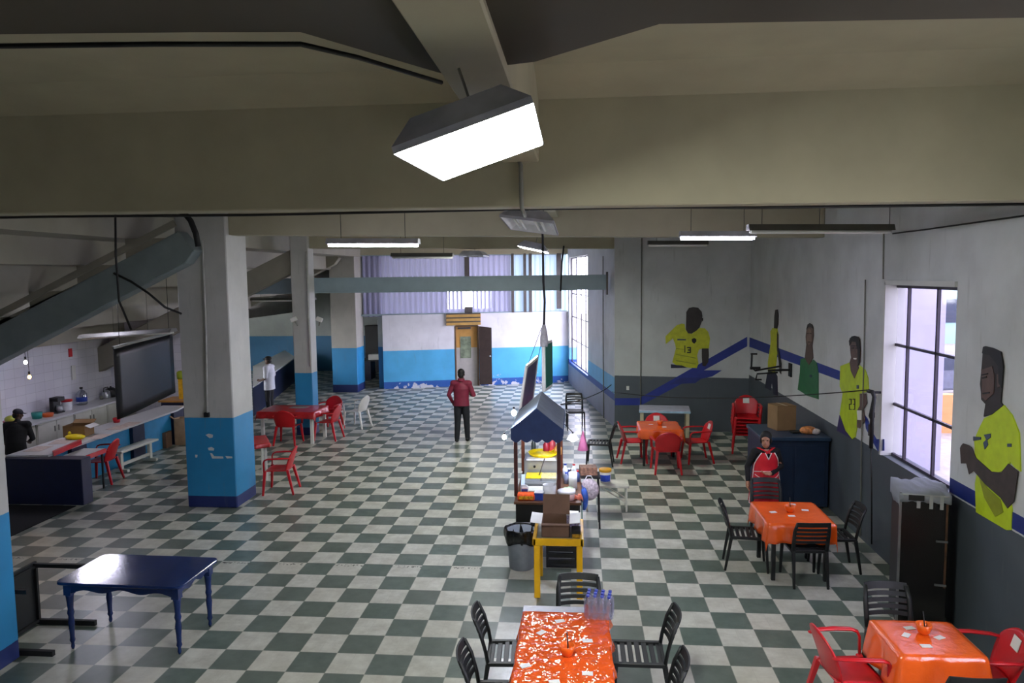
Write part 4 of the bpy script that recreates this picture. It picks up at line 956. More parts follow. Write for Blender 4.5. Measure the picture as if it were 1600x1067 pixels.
# side shelf clutter
rr = random.Random(3)
cl = [(1.50, 3.55, .20, .04, '#e8e8ee', 'white bottle'), (1.56, 3.42, .17, .035, '#2d3d7c', 'navy bottle'), (1.63, 3.62, .18, .038, '#dfe3e8', 'pale bottle'), (1.52, 3.25, .15, .035, '#7a7f99', 'grey blue jar'), (1.60, 3.20, .13, .04, '#c8ccd8', 'pale jar'), (1.69, 3.36, .15, .035, '#44507e', 'dark blue bottle')]
for i, (x, y, h, r, col, w) in enumerate(cl):
    t = thing('condiment_bottle', '%s on the right side of the cart, %s' % (w, ('farthest back left', 'in the middle row', 'farthest back right', 'before the back row', 'in front of the other jars', 'at the right rim')[i]), 'bottle', (x, y, CZ), group=None)
    MB().lathe([(r, 0), (r, h*.7), (r*.5, h*.88), (r*.5, h)], n=12).build('body', mat('condiment_%d' % i, col, .3), t); MB().cyl((0, 0, h), r*.55, .02, 10).build('cap', (m_bl, m_wh, m_red)[i % 3], t)
t = thing('paper_roll', 'tall white paper roll on the right side of the cart', 'paper roll', (1.62, 2.98, CZ)); MB().lathe([(.02, 0), (.06, 0), (.06, .24), (.02, .24)], n=20).build('roll', m_paper, t)
t = thing('salad_bowl', 'bowl of green leaves before the white paper roll', 'bowl', (1.56, 2.78, CZ)); MB().lathe([(.05, 0), (.10, .05), (.095, .05), (0, .01)], n=18).build('bowl', m_wh, t)
mb = MB()
for i in range(14): a = rr.random()*6.28; q = rr.random()*.06; mb.ell((math.cos(a)*q, math.sin(a)*q, .05+rr.random()*.02), (.03, .022, .012), 8, 5)
mb.build('leaves', mat('pale_green_leaves', '#9fb88f', .6, var=.3, scale=30), t)
P = Vector((1.80, 3.55, 0))
t = thing('small_stand', 'small dark stool beside the cart carrying a brown box', 'stand', (1.86, 3.75, 0)); MB().b2(-.17, .17, -.17, .17, .78, .81).build('top', m_blackm, t, bev=.004)
for sx in (-1, 1):
    for sy in (-1, 1): MB().bar((sx*.14, sy*.14, .78), (sx*.16, sy*.16, 0), .03, .03).build('leg', m_blackm, t)
bx('food_box', 'brown box with printed sides on the dark stool beside the cart', 'box', 1.72, 1.98, 3.66, 3.88, .81, .93, mat('brown_print', '#8a6350', .6, var=.4, scale=25), .1)
t = thing('flowered_bag', 'pale flowered bag hanging below the brown box', 'bag', (1.86, 3.50, .52))
MB().ell((0, 0, .12), (.15, .06, .17), 16, 10).build('bag', mat('flowered_cloth', '#c2b3bb', .7, var=.35, scale=30), t); MB().tube([(-.06, 0, .27), (-.03, .04, .32), (.03, .04, .32), (.06, 0, .27)], .008, 6).build('handle', m_wh, t)
t = thing('plastic_bag', 'blue plastic bag hanging at the right rim of the cart', 'bag', (1.78, 2.92, .55)); MB().ell((0, 0, .12), (.06, .09, .17), 14, 9).build('bag', mat('blue_bag', '#3864c4', .4, var=.2, scale=20), t); MB().tube([(0, -.04, .26), (-.03, 0, .31), (0, .04, .26)], .006, 6).build('handle', m_bl, t)
bx('magazine_box', 'white and violet printed box at the right end of the counter front', 'box', 1.50, 1.63, 2.05, 2.27, .71, .86, mat('violet_print', '#a9a0c6', .5, var=.4, scale=35), -.08) if 0 else None
bx('magazine_box', 'white and violet printed box just behind the yellow table', 'box', 1.555, 1.69, 1.60, 1.76, .70, .85, mat('violet_print', '#a9a0c6', .5, var=.4, scale=35), -.08, lid=m_wh)
t = thing('dishcloth', 'pale teal cloth hanging at the right front of the cart', 'cloth', (1.748, 2.40, .60)); MB().grid(lambda u, v: Vector((.008*math.sin(9*u), (u-.5)*.16*(1-.3*v), .17-.24*v+.01*math.sin(8*u))), 8, 8).build('cloth', mat('teal_cloth', '#8fb0b0', .7), t, solid=.006)
t = thing('party_hat', 'pink cone hanging beside the bright right bulb', 'cone', aty(911, 703, 3.7)); MB().lathe([(.085, 0), (.05, .14), (.006, .30)], n=16).build('cone', mat('pink_cone', '#c06a94', .6), t)
tag(MB().tube([aty(911, 677, 3.7), aty(905, 655, 3.7), (1.5, 3.9, 1.75)], .004, 5).build('hanging_string', m_wh), 'thin string holding the pink cone to the cart canopy', 'string')

# ------------------------------------------------------------------ white bench with bucket
t = thing('low_bench', 'low white bench with a diagonal brace, a bucket on it', 'bench', (2.16, 4.58, 0))
m_crm = mat('cream_white_paint', '#cfcdbf', .5)
MB().b2(-.36, .36, -.19, .19, .41, .45).build('bench_top', m_crm, t, bev=.006)
for x in (-.32, .32):
    for y in (-.13, .13): MB().b2(x-.014, x+.014, y-.014, y+.014, 0, .41).build('leg', m_crm, t)
mb = MB()
for y in (-.13, .13): mb.bar((-.10, y, .41), (.32, y, .15), .025, .02)
mb.build('brace', m_crm, t)
t = thing('bucket', 'white bucket with blue print and a yellow lid on the white bench', 'bucket', (2.14, 4.60, .45))
MB().lathe([(.085, 0), (.098, .20), (.092, .20), (0, .19)], n=24).build('body', m_wplast, t); MB().lathe([(.104, .185), (.104, .225), (.095, .232), (0, .232)], n=24).build('lid', mat('amber_lid', '#e9a71a', .4), t)
def lab(u, v): a = -2.6+2.0*u; r = .0885+.013*(.25+.6*v)+.0012; return Vector((r*math.cos(a), r*math.sin(a), .03+.11*v))
MB().grid(lab, 14, 3).build('print', mat('blue_bucket_print', '#2446b4', .4, var=.2, scale=30), t)

# ------------------------------------------------------------------ blue cabinet by the right wall
t = thing('blue_cabinet', 'dark blue counter cabinet by the right wall behind the woman in red', 'cabinet', (5.20, 5.25, 0)); m_db = mat('dark_petrol_blue', '#1b2c45', .4, var=.1)
MB().b2(-.50, .56, -.52, .55, .04, 1.14).build('body', m_db, t, bev=.01); MB().b2(-.53, .58, -.56, .56, 1.14, 1.20).build('top', mat('petrol_blue_top', '#2a3f58', .35), t, bev=.01)
MB().b2(-.46, -.01, -.535, -.52, .10, 1.06).build('door', m_db, t, bev=.004); MB().b2(.03, .50, -.535, -.52, .10, 1.06).build('door', m_db, t, bev=.004); MB().b2(-.45, .5, -.48, .5, 0, .04).build('plinth', m_blackm, t)
MB().b2(-.40, -.30, -.55, -.535, .80, .86).build('handle', m_dsteel, t)
carton('cardboard_box', 'tall closed cardboard box on the blue cabinet', 5.18, 5.42, 1.20, .34, .34, .42, .25, m_card, (), False, True)
t = thing('shopping_bag', 'crumpled colourful snack bag on the right of the blue cabinet', 'bag', (5.50, 5.0, 1.20)); MB().ell((0, 0, .06), (.14, .09, .07), 14, 8).build('bag', mat('orange_white_print', '#d98a50', .4, var=.5, scale=18), t); MB().ell((.11, -.05, .05), (.08, .06, .05), 10, 7).build('knot', mat('white_red_print', '#dfd0d0', .4, var=.3, scale=22), t)
tag(MB().box((5.34, 5.08, 1.215), (.2, .14, .03), .2).build('black_tray', m_blackm, bev=.006), 'flat black tray beside the cardboard box on the blue cabinet', 'tray')

# ------------------------------------------------------------------ tall black cabinet at the right
t = thing('tall_black_cabinet', 'tall black cabinet with clear plastic over its top, under the right window', 'cabinet', (5.47, .70, 0), -.22)
MB().b2(-.27, .20, -.23, .30, .03, 1.50).build('body', mat('black_gloss_panel', '#0b0c0d', .25, var=.1), t, bev=.008)
mb = MB(); mb.b2(-.274, -.268, -.20, .27, .08, 1.34); mb.build('side_panel', mat('charcoal_side_panel', '#26282b', .5, var=.15, scale=8), t)
MB().b2(-.285, -.262, -.245, -.222, .03, 1.52).build('corner_strip', mat('aluminium_strip', '#85878a', .35, .6), t)
MB().b2(.165, .185, -.238, -.23, .5, 1.45).build('tape_strip', mat('brown_strip', '#5a3c28', .6, var=.3, scale=9), t)
mb = MB()
for z in (.52, 1.0): mb.b2(.08, .19, -.25, -.23, z, z+.02)
mb.build('handle', mat('dull_steel', '#777a7c', .4, .5), t)
def plast(u, v):
    x = -.29+.50*u; y = -.26+.58*v; e = min(u, 1-u, v, 1-v); z = 1.535+.02*math.sin(9*u+2)*math.sin(8*v)+.008*math.sin(31*u+17*v)
    if u < .12: z -= (.12-u)*1.5; x = -.285
    if v < .10: z -= (.10-v)*1.1; y = -.25
    return Vector((x, y, z))
MB().grid(plast, 26, 24).build('plastic_cover', frosted('cloudy_plastic_cover', '#c4c8d0', .25, .55), t, solid=.003)
mb = MB(); mb.b2(-.20, -.05, -.262, -.25, 1.44, 1.50); mb.build('taped_label', m_blackm, t)
MB().b2(-.25, .19, -.20, .27, 0, .03).build('plinth', m_blackm, t)
mb = MB()
for x in (-.12, .0, .1): mb.b2(x, x+.035, -.258, -.252, 1.36, 1.50)
mb.b2(-.26, .19, -.258, -.252, 1.495, 1.51); mb.build('pale_tape', mat('pale_tape', '#a9abad', .5), t)

# ------------------------------------------------------------------ blue table with turned legs, upturned table
m_bt = mat('glossy_navy_paint', '#152c60', .13, var=.2, scale=5, bump=.05, bscale=20)
TX, TY, TR = -3.03, -.20, -.03
t = thing('turned_leg_table', 'glossy dark blue table with turned legs at lower left', 'table', (TX, TY, 0), TR)
L_, W_ = .70, .41; pts = []
for cx_, cy_, a0 in ((L_-.08, -W_+.08, -90), (L_-.08, W_-.08, 0), (-L_+.08, W_-.08, 90), (-L_+.08, -W_+.08, 180)):
    for k in range(7): a = math.radians(a0+15*k); pts.append((cx_+.08*math.cos(a), cy_+.08*math.sin(a), .73))
MB().prism(pts, (0, 0, .032)).build('tabletop', m_bt, t, bev=.006)
mb = MB()
def apr(p, q):
    p, q = Vector(p), Vector(q); n = 30; d = q-p; lo = [p+d*(i/n)+Vector((0, 0, -.075-.018*math.cos(i/n*6*PI)-.03*(1-math.sin(PI*i/n)))) for i in range(n+1)]
    mb.prism(lo+[q, p], Vector((-d.y, d.x, 0)).normalized()*.018)
ix, iy = .63, .34
apr((-ix, -iy, .73), (ix, -iy, .73)); apr((ix, -iy, .73), (ix, iy, .73)); apr((ix, iy, .73), (-ix, iy, .73)); apr((-ix, iy, .73), (-ix, -iy, .73))
mb.build('apron', m_bt, t)
tl = [(.012, 0), (.02, .03), (.016, .07), (.03, .10), (.024, .13), (.026, .2), (.034, .30), (.026, .36), (.036, .40), (.028, .44), (.034, .52), (.040, .58), (.042, .60)]
for sx in (-1, 1):
    for sy in (-1, 1):
        o = MB().lathe(tl, (sx*.60, sy*.31, 0), 14).b2(sx*.60-.04, sx*.60+.04, sy*.31-.04, sy*.31+.04, .60, .73).build('leg', m_bt, t)
t = thing('upturned_table', 'black table lying on its side behind the dark blue table, legs pointing right', 'table', (-4.4, -.32, 0))
MB().b2(-.06, -.03, -.37, .40, 0, .72).build('tabletop', m_black, t, bev=.004)
mb = MB(); mb.b2(-.03, .0, -.34, .37, .03, .06); mb.b2(-.03, .0, -.34, .37, .66, .69); mb.b2(-.03, 0, -.34, -.31, .03, .69); mb.b2(-.03, 0, .34, .37, .03, .69); mb.build('apron', m_blackm, t)
for y in (-.33, .36):
    for z in (.035, .685): MB().b2(-.03, .66 if y > 0 or z < .1 else .42, y-.022, y+.022, z-.022 if z > .1 else 0.0, z+.022).build('leg', m_blackm, t)

# ------------------------------------------------------------------ kitchen
m_ctop = mat('white_worktop', '#c9c9cb', .3, var=.04); m_cream = mat('cream_cabinet', '#c9c8bd', .5, var=.04)
tag(MB().b2(-10.34, -9.66, 4.6, 10.68, .86, .90).build('worktop', m_ctop, bev=.004), 'long grey white worktop along the tiled kitchen wall', 'worktop')
for i, y in enumerate((4.65, 5.86, 7.07, 8.28, 9.49)):
    w = ('nearest the camera, behind the woman in black', 'second from the near end of the tiled wall', 'behind the cardboard box on the counter', 'second from the far end, before the black panel', 'at the far end of the tiled wall')[i]
    t = thing('kitchen_cabinet', 'cream kitchen cabinet under the worktop, %s' % w, 'cabinet', (-10.0, y+.6, 0))
    MB().b2(-.33, .28, -.59, .59, .05, .86).build('body', m_cream, t, bev=.003); MB().b2(-.3, .24, -.58, .58, 0, .05).build('plinth', m_blackm, t)
    for s in (-1, 1):
        d = MB().b2(.28, .297, min(s*.02, s*.57), max(s*.02, s*.57), .09, .83).build('door', m_cream, t, bev=.003); MB().b2(.297, .315, s*.06-.01, s*.06+.01, .6, .72).build('handle', m_gpipe, d)
def onw(x, y): p = atz(x, y, .90); return (min(max(p.x, -10.18), -9.8), min(p.y, 10.45), .90)
def pot(name, label, cat, x, y, prof, m, extra=None, sc_=1.0):
    t = thing(name, label, cat, onw(x, y)); MB().lathe([(r*sc_, z*sc_) for r, z in prof], n=18).build('body', m, t)
    if extra: extra(t)
    return t
pot('plastic_tub', 'teal tub on the worktop right of the woman in black', 'tub', 58, 654, [(.09, 0), (.11, .14), (.10, .14), (0, .12)], mat('teal_plastic', '#178078', .4))
pot('plastic_tub', 'orange tub on the worktop beside the teal tub', 'tub', 75, 651, [(.10, 0), (.12, .08), (.11, .08), (0, .06)], mat('orange_plastic', '#d9611f', .4))
t = thing('coffee_maker', 'black coffee maker on the kitchen worktop', 'coffee maker', onw(90, 645)); MB().b2(-.10, .10, -.12, .12, 0, .03).build('base', m_black, t, bev=.006); MB().b2(-.10, .0, -.12, .12, .03, .34).build('body', m_black, t, bev=.01); MB().b2(-.1, .11, -.12, .12, .27, .36).build('head', m_black, t, bev=.01); MB().lathe([(.05, .03), (.07, .08), (.055, .17)], (.05, 0, 0), 16).build('jug', m_ss, t)
pot('lidded_jar', 'clear jar with a red lid beside the coffee maker', 'jar', 105, 641, [(.10, 0), (.11, .02), (.11, .20), (.10, .21), (0, .21)], m_wh, lambda t: MB().lathe([(.12, .205), (.12, .25), (0, .255)], n=18).build('lid', m_red, t))
pot('water_jug', 'large clear water jug with a blue label on the worktop', 'jug', 120, 632, [(.11, 0), (.12, .03), (.12, .26), (.07, .33), (.03, .36), (.03, .39)], glass('jug_plastic', '#d4dae6', .1, .6), lambda t: (MB().lathe([(.1215, .08), (.1215, .19)], n=18).build('label', m_bl, t), MB().cyl((0, 0, .385), .036, .035, 12).build('cap', m_blackm, t)))
pot('kettle', 'steel kettle near the far end of the worktop', 'kettle', 153, 622, [(.10, 0), (.11, .03), (.09, .17), (.04, .21), (0, .215)], m_ss, lambda t: MB().tube([(0, -.1, .17), (0, -.08, .27), (0, .08, .27), (0, .1, .17)], .012, 8).build('handle', m_blackm, t))
pot('cooking_pot', 'dark round pot at the far end of the worktop', 'pot', 165, 620, [(.12, 0), (.15, .08), (.13, .2), (.06, .24), (0, .245)], m_black, lambda t: MB().ell((0, 0, .26), (.025, .025, .02), 10, 6).build('lid_knob', m_blackm, t))
pot('cup', 'small dark cup between the water jug and the kettle', 'cup', 140, 624, [(.04, 0), (.045, .09), (.04, .09), (0, .01)], m_gpipe)
pot('fruit_bowl', 'red bowl with yellow green fruit left of the woman in black', 'bowl', 17, 664, [(.08, 0), (.15, .09), (.14, .09), (0, .03)], m_red, lambda t: MB().ell((0, 0, .12), (.11, .11, .08), 12, 8).build('fruit', mat('yellow_green_fruit', '#a9b545', .5), t))
# service counter
t = thing('service_counter', 'long white topped blue service counter before the kitchen', 'counter', (-7.85, 7.0, 0))
cb = [(-8.27, 4.42), (-7.52, 4.46), (-7.55, 6.0), (-7.60, 8.9), (-7.72, 9.45), (-8.27, 9.45)]
MB().prism([(x, y, .81) for x, y in cb], (0, 0, .04)).build('counter_top', m_ctop, t, world=True, bev=.005)
MB().b2(-7.95, -7.82, 4.65, 9.35, 0, .81).build('front_panel', m_blue, t, world=True)
for y in (5.6, 7.55, 9.2): MB().b2(-7.98, -7.74, y-.22, y+.22, 0, .81).build('pier', m_navy, t, world=True, bev=.004)
tag(MB().b2(-8.30, -6.83, 4.34, 4.60, 0, .808).build('counter_end', m_navy, bev=.008), 'dark navy end block of the service counter', 'counter end')
tag(MB().prism([atz(82, 710.5, .856), atz(127, 691.5, .856), atz(128, 694, .856), atz(84, 713, .856)], (0, 0, .07)).build('red_strip', m_red), 'red strip standing along the front edge of the white counter', 'strip')
carton('cardboard_box', 'open cardboard box on the white service counter', -8.05, 6.05, .85, .42, .34, .22, .1, m_card, (('b', .12, .5), ('r', .12, -.4)))
t = thing('plastic_bag', 'yellow plastic bag before the cardboard box on the counter', 'bag', (-7.90, 5.72, .85)); MB().ell((0, 0, .045), (.2, .11, .055), 14, 8).build('bag', m_yl, t); MB().ell((-.12, .02, .1), (.035, .03, .05), 8, 6).build('knot', m_yl, t)
for i, (x, y, r, w) in enumerate(((60, 701, .1, 'left of the red strip'), (95, 690, .3, 'behind the red strip'), (155, 682, .1, 'right of the yellow bag'), (185, 668, .05, 'midway along the counter'), (205, 662, .1, 'beneath the black panel'))):
    p = atz(x, y, .852); o = MB().box((0, 0, 0), (.3, .42, .004)).build('paper_sheet', mat('pinkish_sheet', '#c9b7ae', .6, var=.15, scale=12)); o.location = p; o.rotation_euler = (0, 0, r); tag(o, 'pinkish printed sheet on the white counter, %s' % w, 'paper', 'sheets on the service counter')
t = thing('red_container', 'small red container on the counter under the black panel', 'container', (-8.1, 7.35, .85)); MB().lathe([(.06, 0), (.08, .1), (.07, .1), (0, .02)], n=16).build('body', m_red, t)
# hanging black panel above the counter
t = thing('hanging_black_panel', 'large black panel hanging over the service counter', 'panel', (-7.2, 7.05, 1.2))
mb = MB(); m_bp = mat('black_panel_film', '#15171d', .35, var=.2, scale=3)
def bp(u, v): return Vector((-7.2+.02*math.sin(5*u), 6.0+2.15*u, (1.18+.19*u*1.0)*(1-v)+(2.56+.13*u)*v))
MB().grid(bp, 12, 8).build('panel', m_bp, t, world=True, solid=.03)
mb = MB(); mb.bar((-7.2, 5.98, 2.58), (-7.2, 8.17, 2.71), .05, .05); mb.build('top_rail', m_gpipe, t, world=True)
for y in (6.2, 8.0): MB().tube([(-7.2, y, 2.6), (-7.2, y, 4.14)], .006, 5).build('hanger_wire', m_cable, t, world=True)
# lamp above the panel
batten(*(list(aty(128, 528, 6.6))[0:1] + [aty(272, 519, 6.6).x, 6.6, 6.6, aty(128, 528, 6.6).z, aty(272, 518, 6.6).z]), False, 'long unlit grey lamp hanging above the black panel', ztop=4.1, cw=.3, wires=(.35, .72))
# small white table with red edge
t = thing('small_table', 'small white topped table with a red edge beside the counter end', 'table', (-7.27, 5.12, 0)); MB().b2(-.25, .17, -.27, .30, .72, .75).build('tabletop', m_ctop, t, bev=.003); MB().b2(.17, .185, -.27, .30, .67, .752).build('red_edge', m_red, t)
for sx in (-.2, .13):
    for sy in (-.22, .25): MB().b2(sx-.015, sx+.015, sy-.015, sy+.015, 0, .72).build('leg', m_blackm, t)
# white bench
t = thing('white_bench', 'narrow white bench with trestle ends before the blue counter panels', 'bench', (-7.50, 7.0, 0), -.05)
MB().b2(-.13, .13, -.62, .62, .41, .45).build('bench_top', m_wplast, t, bev=.005)
for y in (-.48, .48): mb = MB(); mb.b2(-.035, .035, y-.04, y+.04, .06, .41); mb.b2(-.16, .16, y-.04, y+.04, 0, .06); mb.build('trestle', m_wplast, t, bev=.004)
MB().b2(-.02, .02, -.46, .46, .12, .18).build('stretcher', m_wplast, t)
carton('cardboard_box', 'brown cardboard box on the floor at the far end of the white bench', -7.92, 8.72, 0, .34, .3, .36, .1, m_cardd, (), False)
carton('cardboard_box', 'taller pale cardboard box behind the brown one by the counter end', -7.55, 9.1, 0, .36, .34, .62, .1, mat('pale_card', '#a98c6e', .85), (('l', .12, .6),))
t = thing('rubbish_sack', 'dark sack slumped on the cardboard boxes at the counter end', 'sack', (-7.78, 8.98, .37)) if 0 else None
# counter further back with warm top, yellow banner
t = thing('back_counter', 'dark blue counter with an amber top beyond the service counter', 'counter', (-8.0, 10.15, 0)); MB().b2(-.55, .62, -.3, .3, 0, .86).build('body', m_navy, t, bev=.005); MB().b2(-.6, .66, -.34, .34, .86, .90).build('top', mat('amber_wood_top', '#c48a3c', .4), t, bev=.004)
p = aty(283, 612, 10.0); t = thing('yellow_banner', 'narrow yellow banner with a green top between the black panel and the big pillar', 'banner', (p.x, 10.0, .92))
MB().b2(-.05, .08, -.03, .03, 0, .50).build('banner', mat('yellow_banner_print', '#f0b81e', .5, var=.15, scale=12), t); MB().lathe([(.08, .50), (.085, .66), (.04, .70)], n=14).build('green_top', mat('lime_top', '#9aa81e', .5), t)

# ------------------------------------------------------------------ far hall
t = thing('long_counter', 'long pale topped navy counter in the far hall behind the pillars', 'counter', (-8.9, 17, 0))
q = [atz(395, 604, .9), atz(462, 558, .9), (-10.3, 22.2, .9), atz(395, 572, .9)]
MB().prism([(v[0], v[1], .86) for v in q], (0, 0, .04)).build('counter_top', m_ctop, t, world=True); 
c0 = sum((Vector(v) for v in q), Vector())/4
MB().prism([((v[0]-c0.x)*.9+c0.x, (v[1]-c0.y)*.94+c0.y, 0) for v in q], (0, 0, .86)).build('body', m_navy, t, world=True)
t = thing('small_counter', 'short navy counter with a white top beside the man in white', 'counter', (-8.35, 12.0, 0)); MB().b2(-.5, .42, -.4, .5, 0, .70).build('body', m_navy, t); MB().b2(-.52, .45, -.42, .52, .70, .73).build('top', m_wplast, t)
t = thing('desk', 'dark desk in the gap left of the blue and white back wall', 'desk', (-6.1, 20.3, 0)); MB().b2(-.5, .6, -.35, .35, .70, .75).build('top', m_blackm, t); MB().b2(-.5, .0, -.33, .33, 0, .70).build('pedestal', m_navy, t); MB().b2(.52, .58, -.33, .33, 0, .70).build('side_panel', m_navy, t)
tag(MB().box((-6.0, 20.1, .85), (.4, .22, .2), .2).build('carton_pack', m_wplast, bev=.01), 'white machine standing on the dark far desk', 'machine')
tag(MB().box((-6.1, 22.5, 1.75), (.75, .04, .7)).build('notice_board', m_white, bev=.01), 'pale notice board on the far wall in the gap', 'board')
tag(MB().b2(-6.9, -6.3, 22.1, 22.58, 0, 1.9).build('locker', m_blackm, bev=.01), 'dark locker against the far wall', 'locker')
# door in the back wall
t = MB(); jm = mat('brown_door_jamb', '#5d4630', .5)
mb = MB()
for s in (2.5, 3.3): mb.bar(bw(s, 0, -.1), bw(s, 2.12, -.1), .05, .22, up=-bn)
mb.bar(bw(2.5, 2.12, -.1), bw(3.3, 2.12, -.1), .22, .05); D = struct(mb.build('door_1', jm))
mb = MB(); mb.prism([bw(2.5, .0, -.12), bw(3.3, .0, -.12), bw(3.3, 1.35, -.12), bw(2.5, 1.35, -.12)], -bn*.04); mb.build('lower_panel', mat('grey_cream_door', '#a9a49e', .5, var=.05), D)
MB().prism([bw(2.5, 1.35, -.12), bw(3.3, 1.35, -.12), bw(3.3, 2.28, -.12), bw(2.5, 2.28, -.12)], -bn*.04).build('upper_panel', mat('ochre_door', '#b98a44', .5, var=.08), D)
mb = MB(); mb.prism([bw(2.6, 2.0, -.10), bw(3.06, 2.0, -.10), bw(3.06, 2.07, -.10), bw(2.6, 2.07, -.10)], bn*.01); mb.build('door_sign', m_dsteel, D)
mb = MB(); mb.prism([bw(2.68, .98, -.115), bw(3.06, .98, -.115), bw(3.06, 1.74, -.115), bw(2.68, 1.74, -.115)], bn*.008); P_ = tag(mb.build('poster', mat('grey_green_photo_print', '#6f7a64', .5, var=.5, scale=5)), 'grey green poster on the ochre door', 'poster')
for i in range(3):
    mb = MB(); mb.bar(bw(2.19, 2.2+.14*i, .03), bw(3.39, 2.2+.14*i, .03), .10, .095); struct(mb.build('trim_7', mat('tan_slat', '#b8924e', .5, var=.12, scale=4)))
    mb = MB(); mb.bar(bw(2.19, 2.27+.14*i, .02), bw(3.39, 2.27+.14*i, .02), .08, .045); struct(mb.build('trim_8', m_dsteel))
# open leaf swung out over the wall
hd = bd*.42 + bn*.12; h0 = bw(3.33, .05, .03)
t = thing('door_leaf', 'dark brown door leaf standing open against the back wall', 'door', h0); MB().prism([h0, h0+hd, h0+hd+Vector((0, 0, 2.0)), h0+Vector((0, 0, 2.05))], bn*.04).build('leaf', mat('dark_brown_door', '#3f322e', .5, var=.12), t, world=True)
MB().ell(h0+hd*.85+bn*.06+Vector((0, 0, 1.0)), (.03, .03, .03), 10, 7).build('knob', m_ss, t, world=True)
tag(MB().box(bw(2.98, 2.68, .0), (.28, .06, .22), math.atan2(bd.y, bd.x)).build('wall_lamp', m_dsteel, bev=.02), 'dark lamp box under the cladding above the door', 'lamp')

# ------------------------------------------------------------------ outside the right window
struct(MB().b2(-30, 60, -30, 70, -.35, -.22).build('street', mat('pale_paving', '#a9a49a', .9)))
def bld(name, label, x0, x1, y0, y1, h, col, wn=()):
    t = thing(name, label, 'building', ((x0+x1)/2, (y0+y1)/2, -.22)); MB().b2(x0, x1, y0, y1, -.22, h).build('walls', mat('facade_'+col, col, .8, var=.06, scale=.6), t, world=True)
    for (ax, v, s, z, w, hh) in wn: (MB().box((v, s, z), (.06, w, hh)) if ax == 'x' else MB().box((s, v, z), (w, .06, hh))).build('window', mat('dark_street_glass', '#3b4456', .2), t, world=True)
    return t
bld('street_building', 'pale lilac building filling the left of the right window', 6.7, 9.1, 8.2, 11.0, 7, '#a8a4bd')
bld('garden_wall', 'low orange wall seen in the right window', 9.9, 13.0, 11.9, 12.2, .75, '#d99b62')
bld('street_building', 'distant reddish building above the street in the right window', 22, 34, 46, 52, 7.5, '#b98f8c', [('y', 45.97, 24+2.6*i, 2.0+2.4*j, 1.4, 1.4) for i in range(4) for j in range(2)])
bld('street_building', 'distant teal fronted building in the right window', 17, 25, 36, 40, 3.0, '#9fc3c0', [('y', 35.97, 18.5+2*i, 1.6, 1.2, 1.3) for i in range(3)])
t = thing('parked_car', 'grey parked car seen through the right window', 'car', (13.6, 17.6, -.22), .3)
mb = MB(); mb.prism([(-2, -.8, .35), (2, -.8, .35), (2.05, -.8, .75), (1.2, -.8, .95), (.7, -.8, 1.42), (-1.1, -.8, 1.45), (-1.7, -.8, .98), (-2.05, -.8, .9)], (0, 1.6, 0)); mb.build('body', mat('grey_car_paint', '#6f7484', .3, .3), t, bev=.08, seg=2)
MB().prism([(1.05, -.82, .97), (.65, -.82, 1.36), (-1.02, -.82, 1.38), (-1.45, -.82, 1.0)], (0, 1.64, 0)).build('side_glass', mat('dark_street_glass', '#3b4456', .2), t)
for x in (-1.3, 1.3):
    for y in (-.75, .75): MB().tube([(x, y-.1, .32), (x, y+.1, .32)], .32, 20).build('wheel', m_blackm, t)


# ------------------------------------------------------------------ people
m_sk = mat('warm_brown_skin', '#b07f64', .5, var=.06, scale=12); m_skd = mat('deep_brown_skin', '#5f4436', .5, var=.06, scale=12)
m_hair = mat('black_hair', '#0a090a', .65, var=.3, scale=40)
def V(*a): return Vector(a)
def hand(mb, w, d, n, s):
    """w wrist, d direction of fingers, n palm normal, s thumb side"""
    d = d.normalized(); n = (n-d*n.dot(d)).normalized(); sd = d.cross(n)*s
    mb.limb([w, w+d*.045, w+d*.085], [.024, .032, .030], 10)
    for i, (o, L) in enumerate(((-.030, .058), (-.010, .074), (.011, .080), (.030, .070))):
        b = w+d*.085-sd*o; k = b+d*L*.5-n*0+n*.006; mb.limb([b-d*.02, b+d*L*.45, b+d*L*.8+n*L*.22, b+d*L*.95+n*L*.45], [.0105, .010, .0092, .008], 8)
    b = w+d*.035+sd*.028; mb.limb([b, b+sd*.025+d*.025, b+sd*.03+d*.055+n*.012], [.0125, .011, .009], 8)
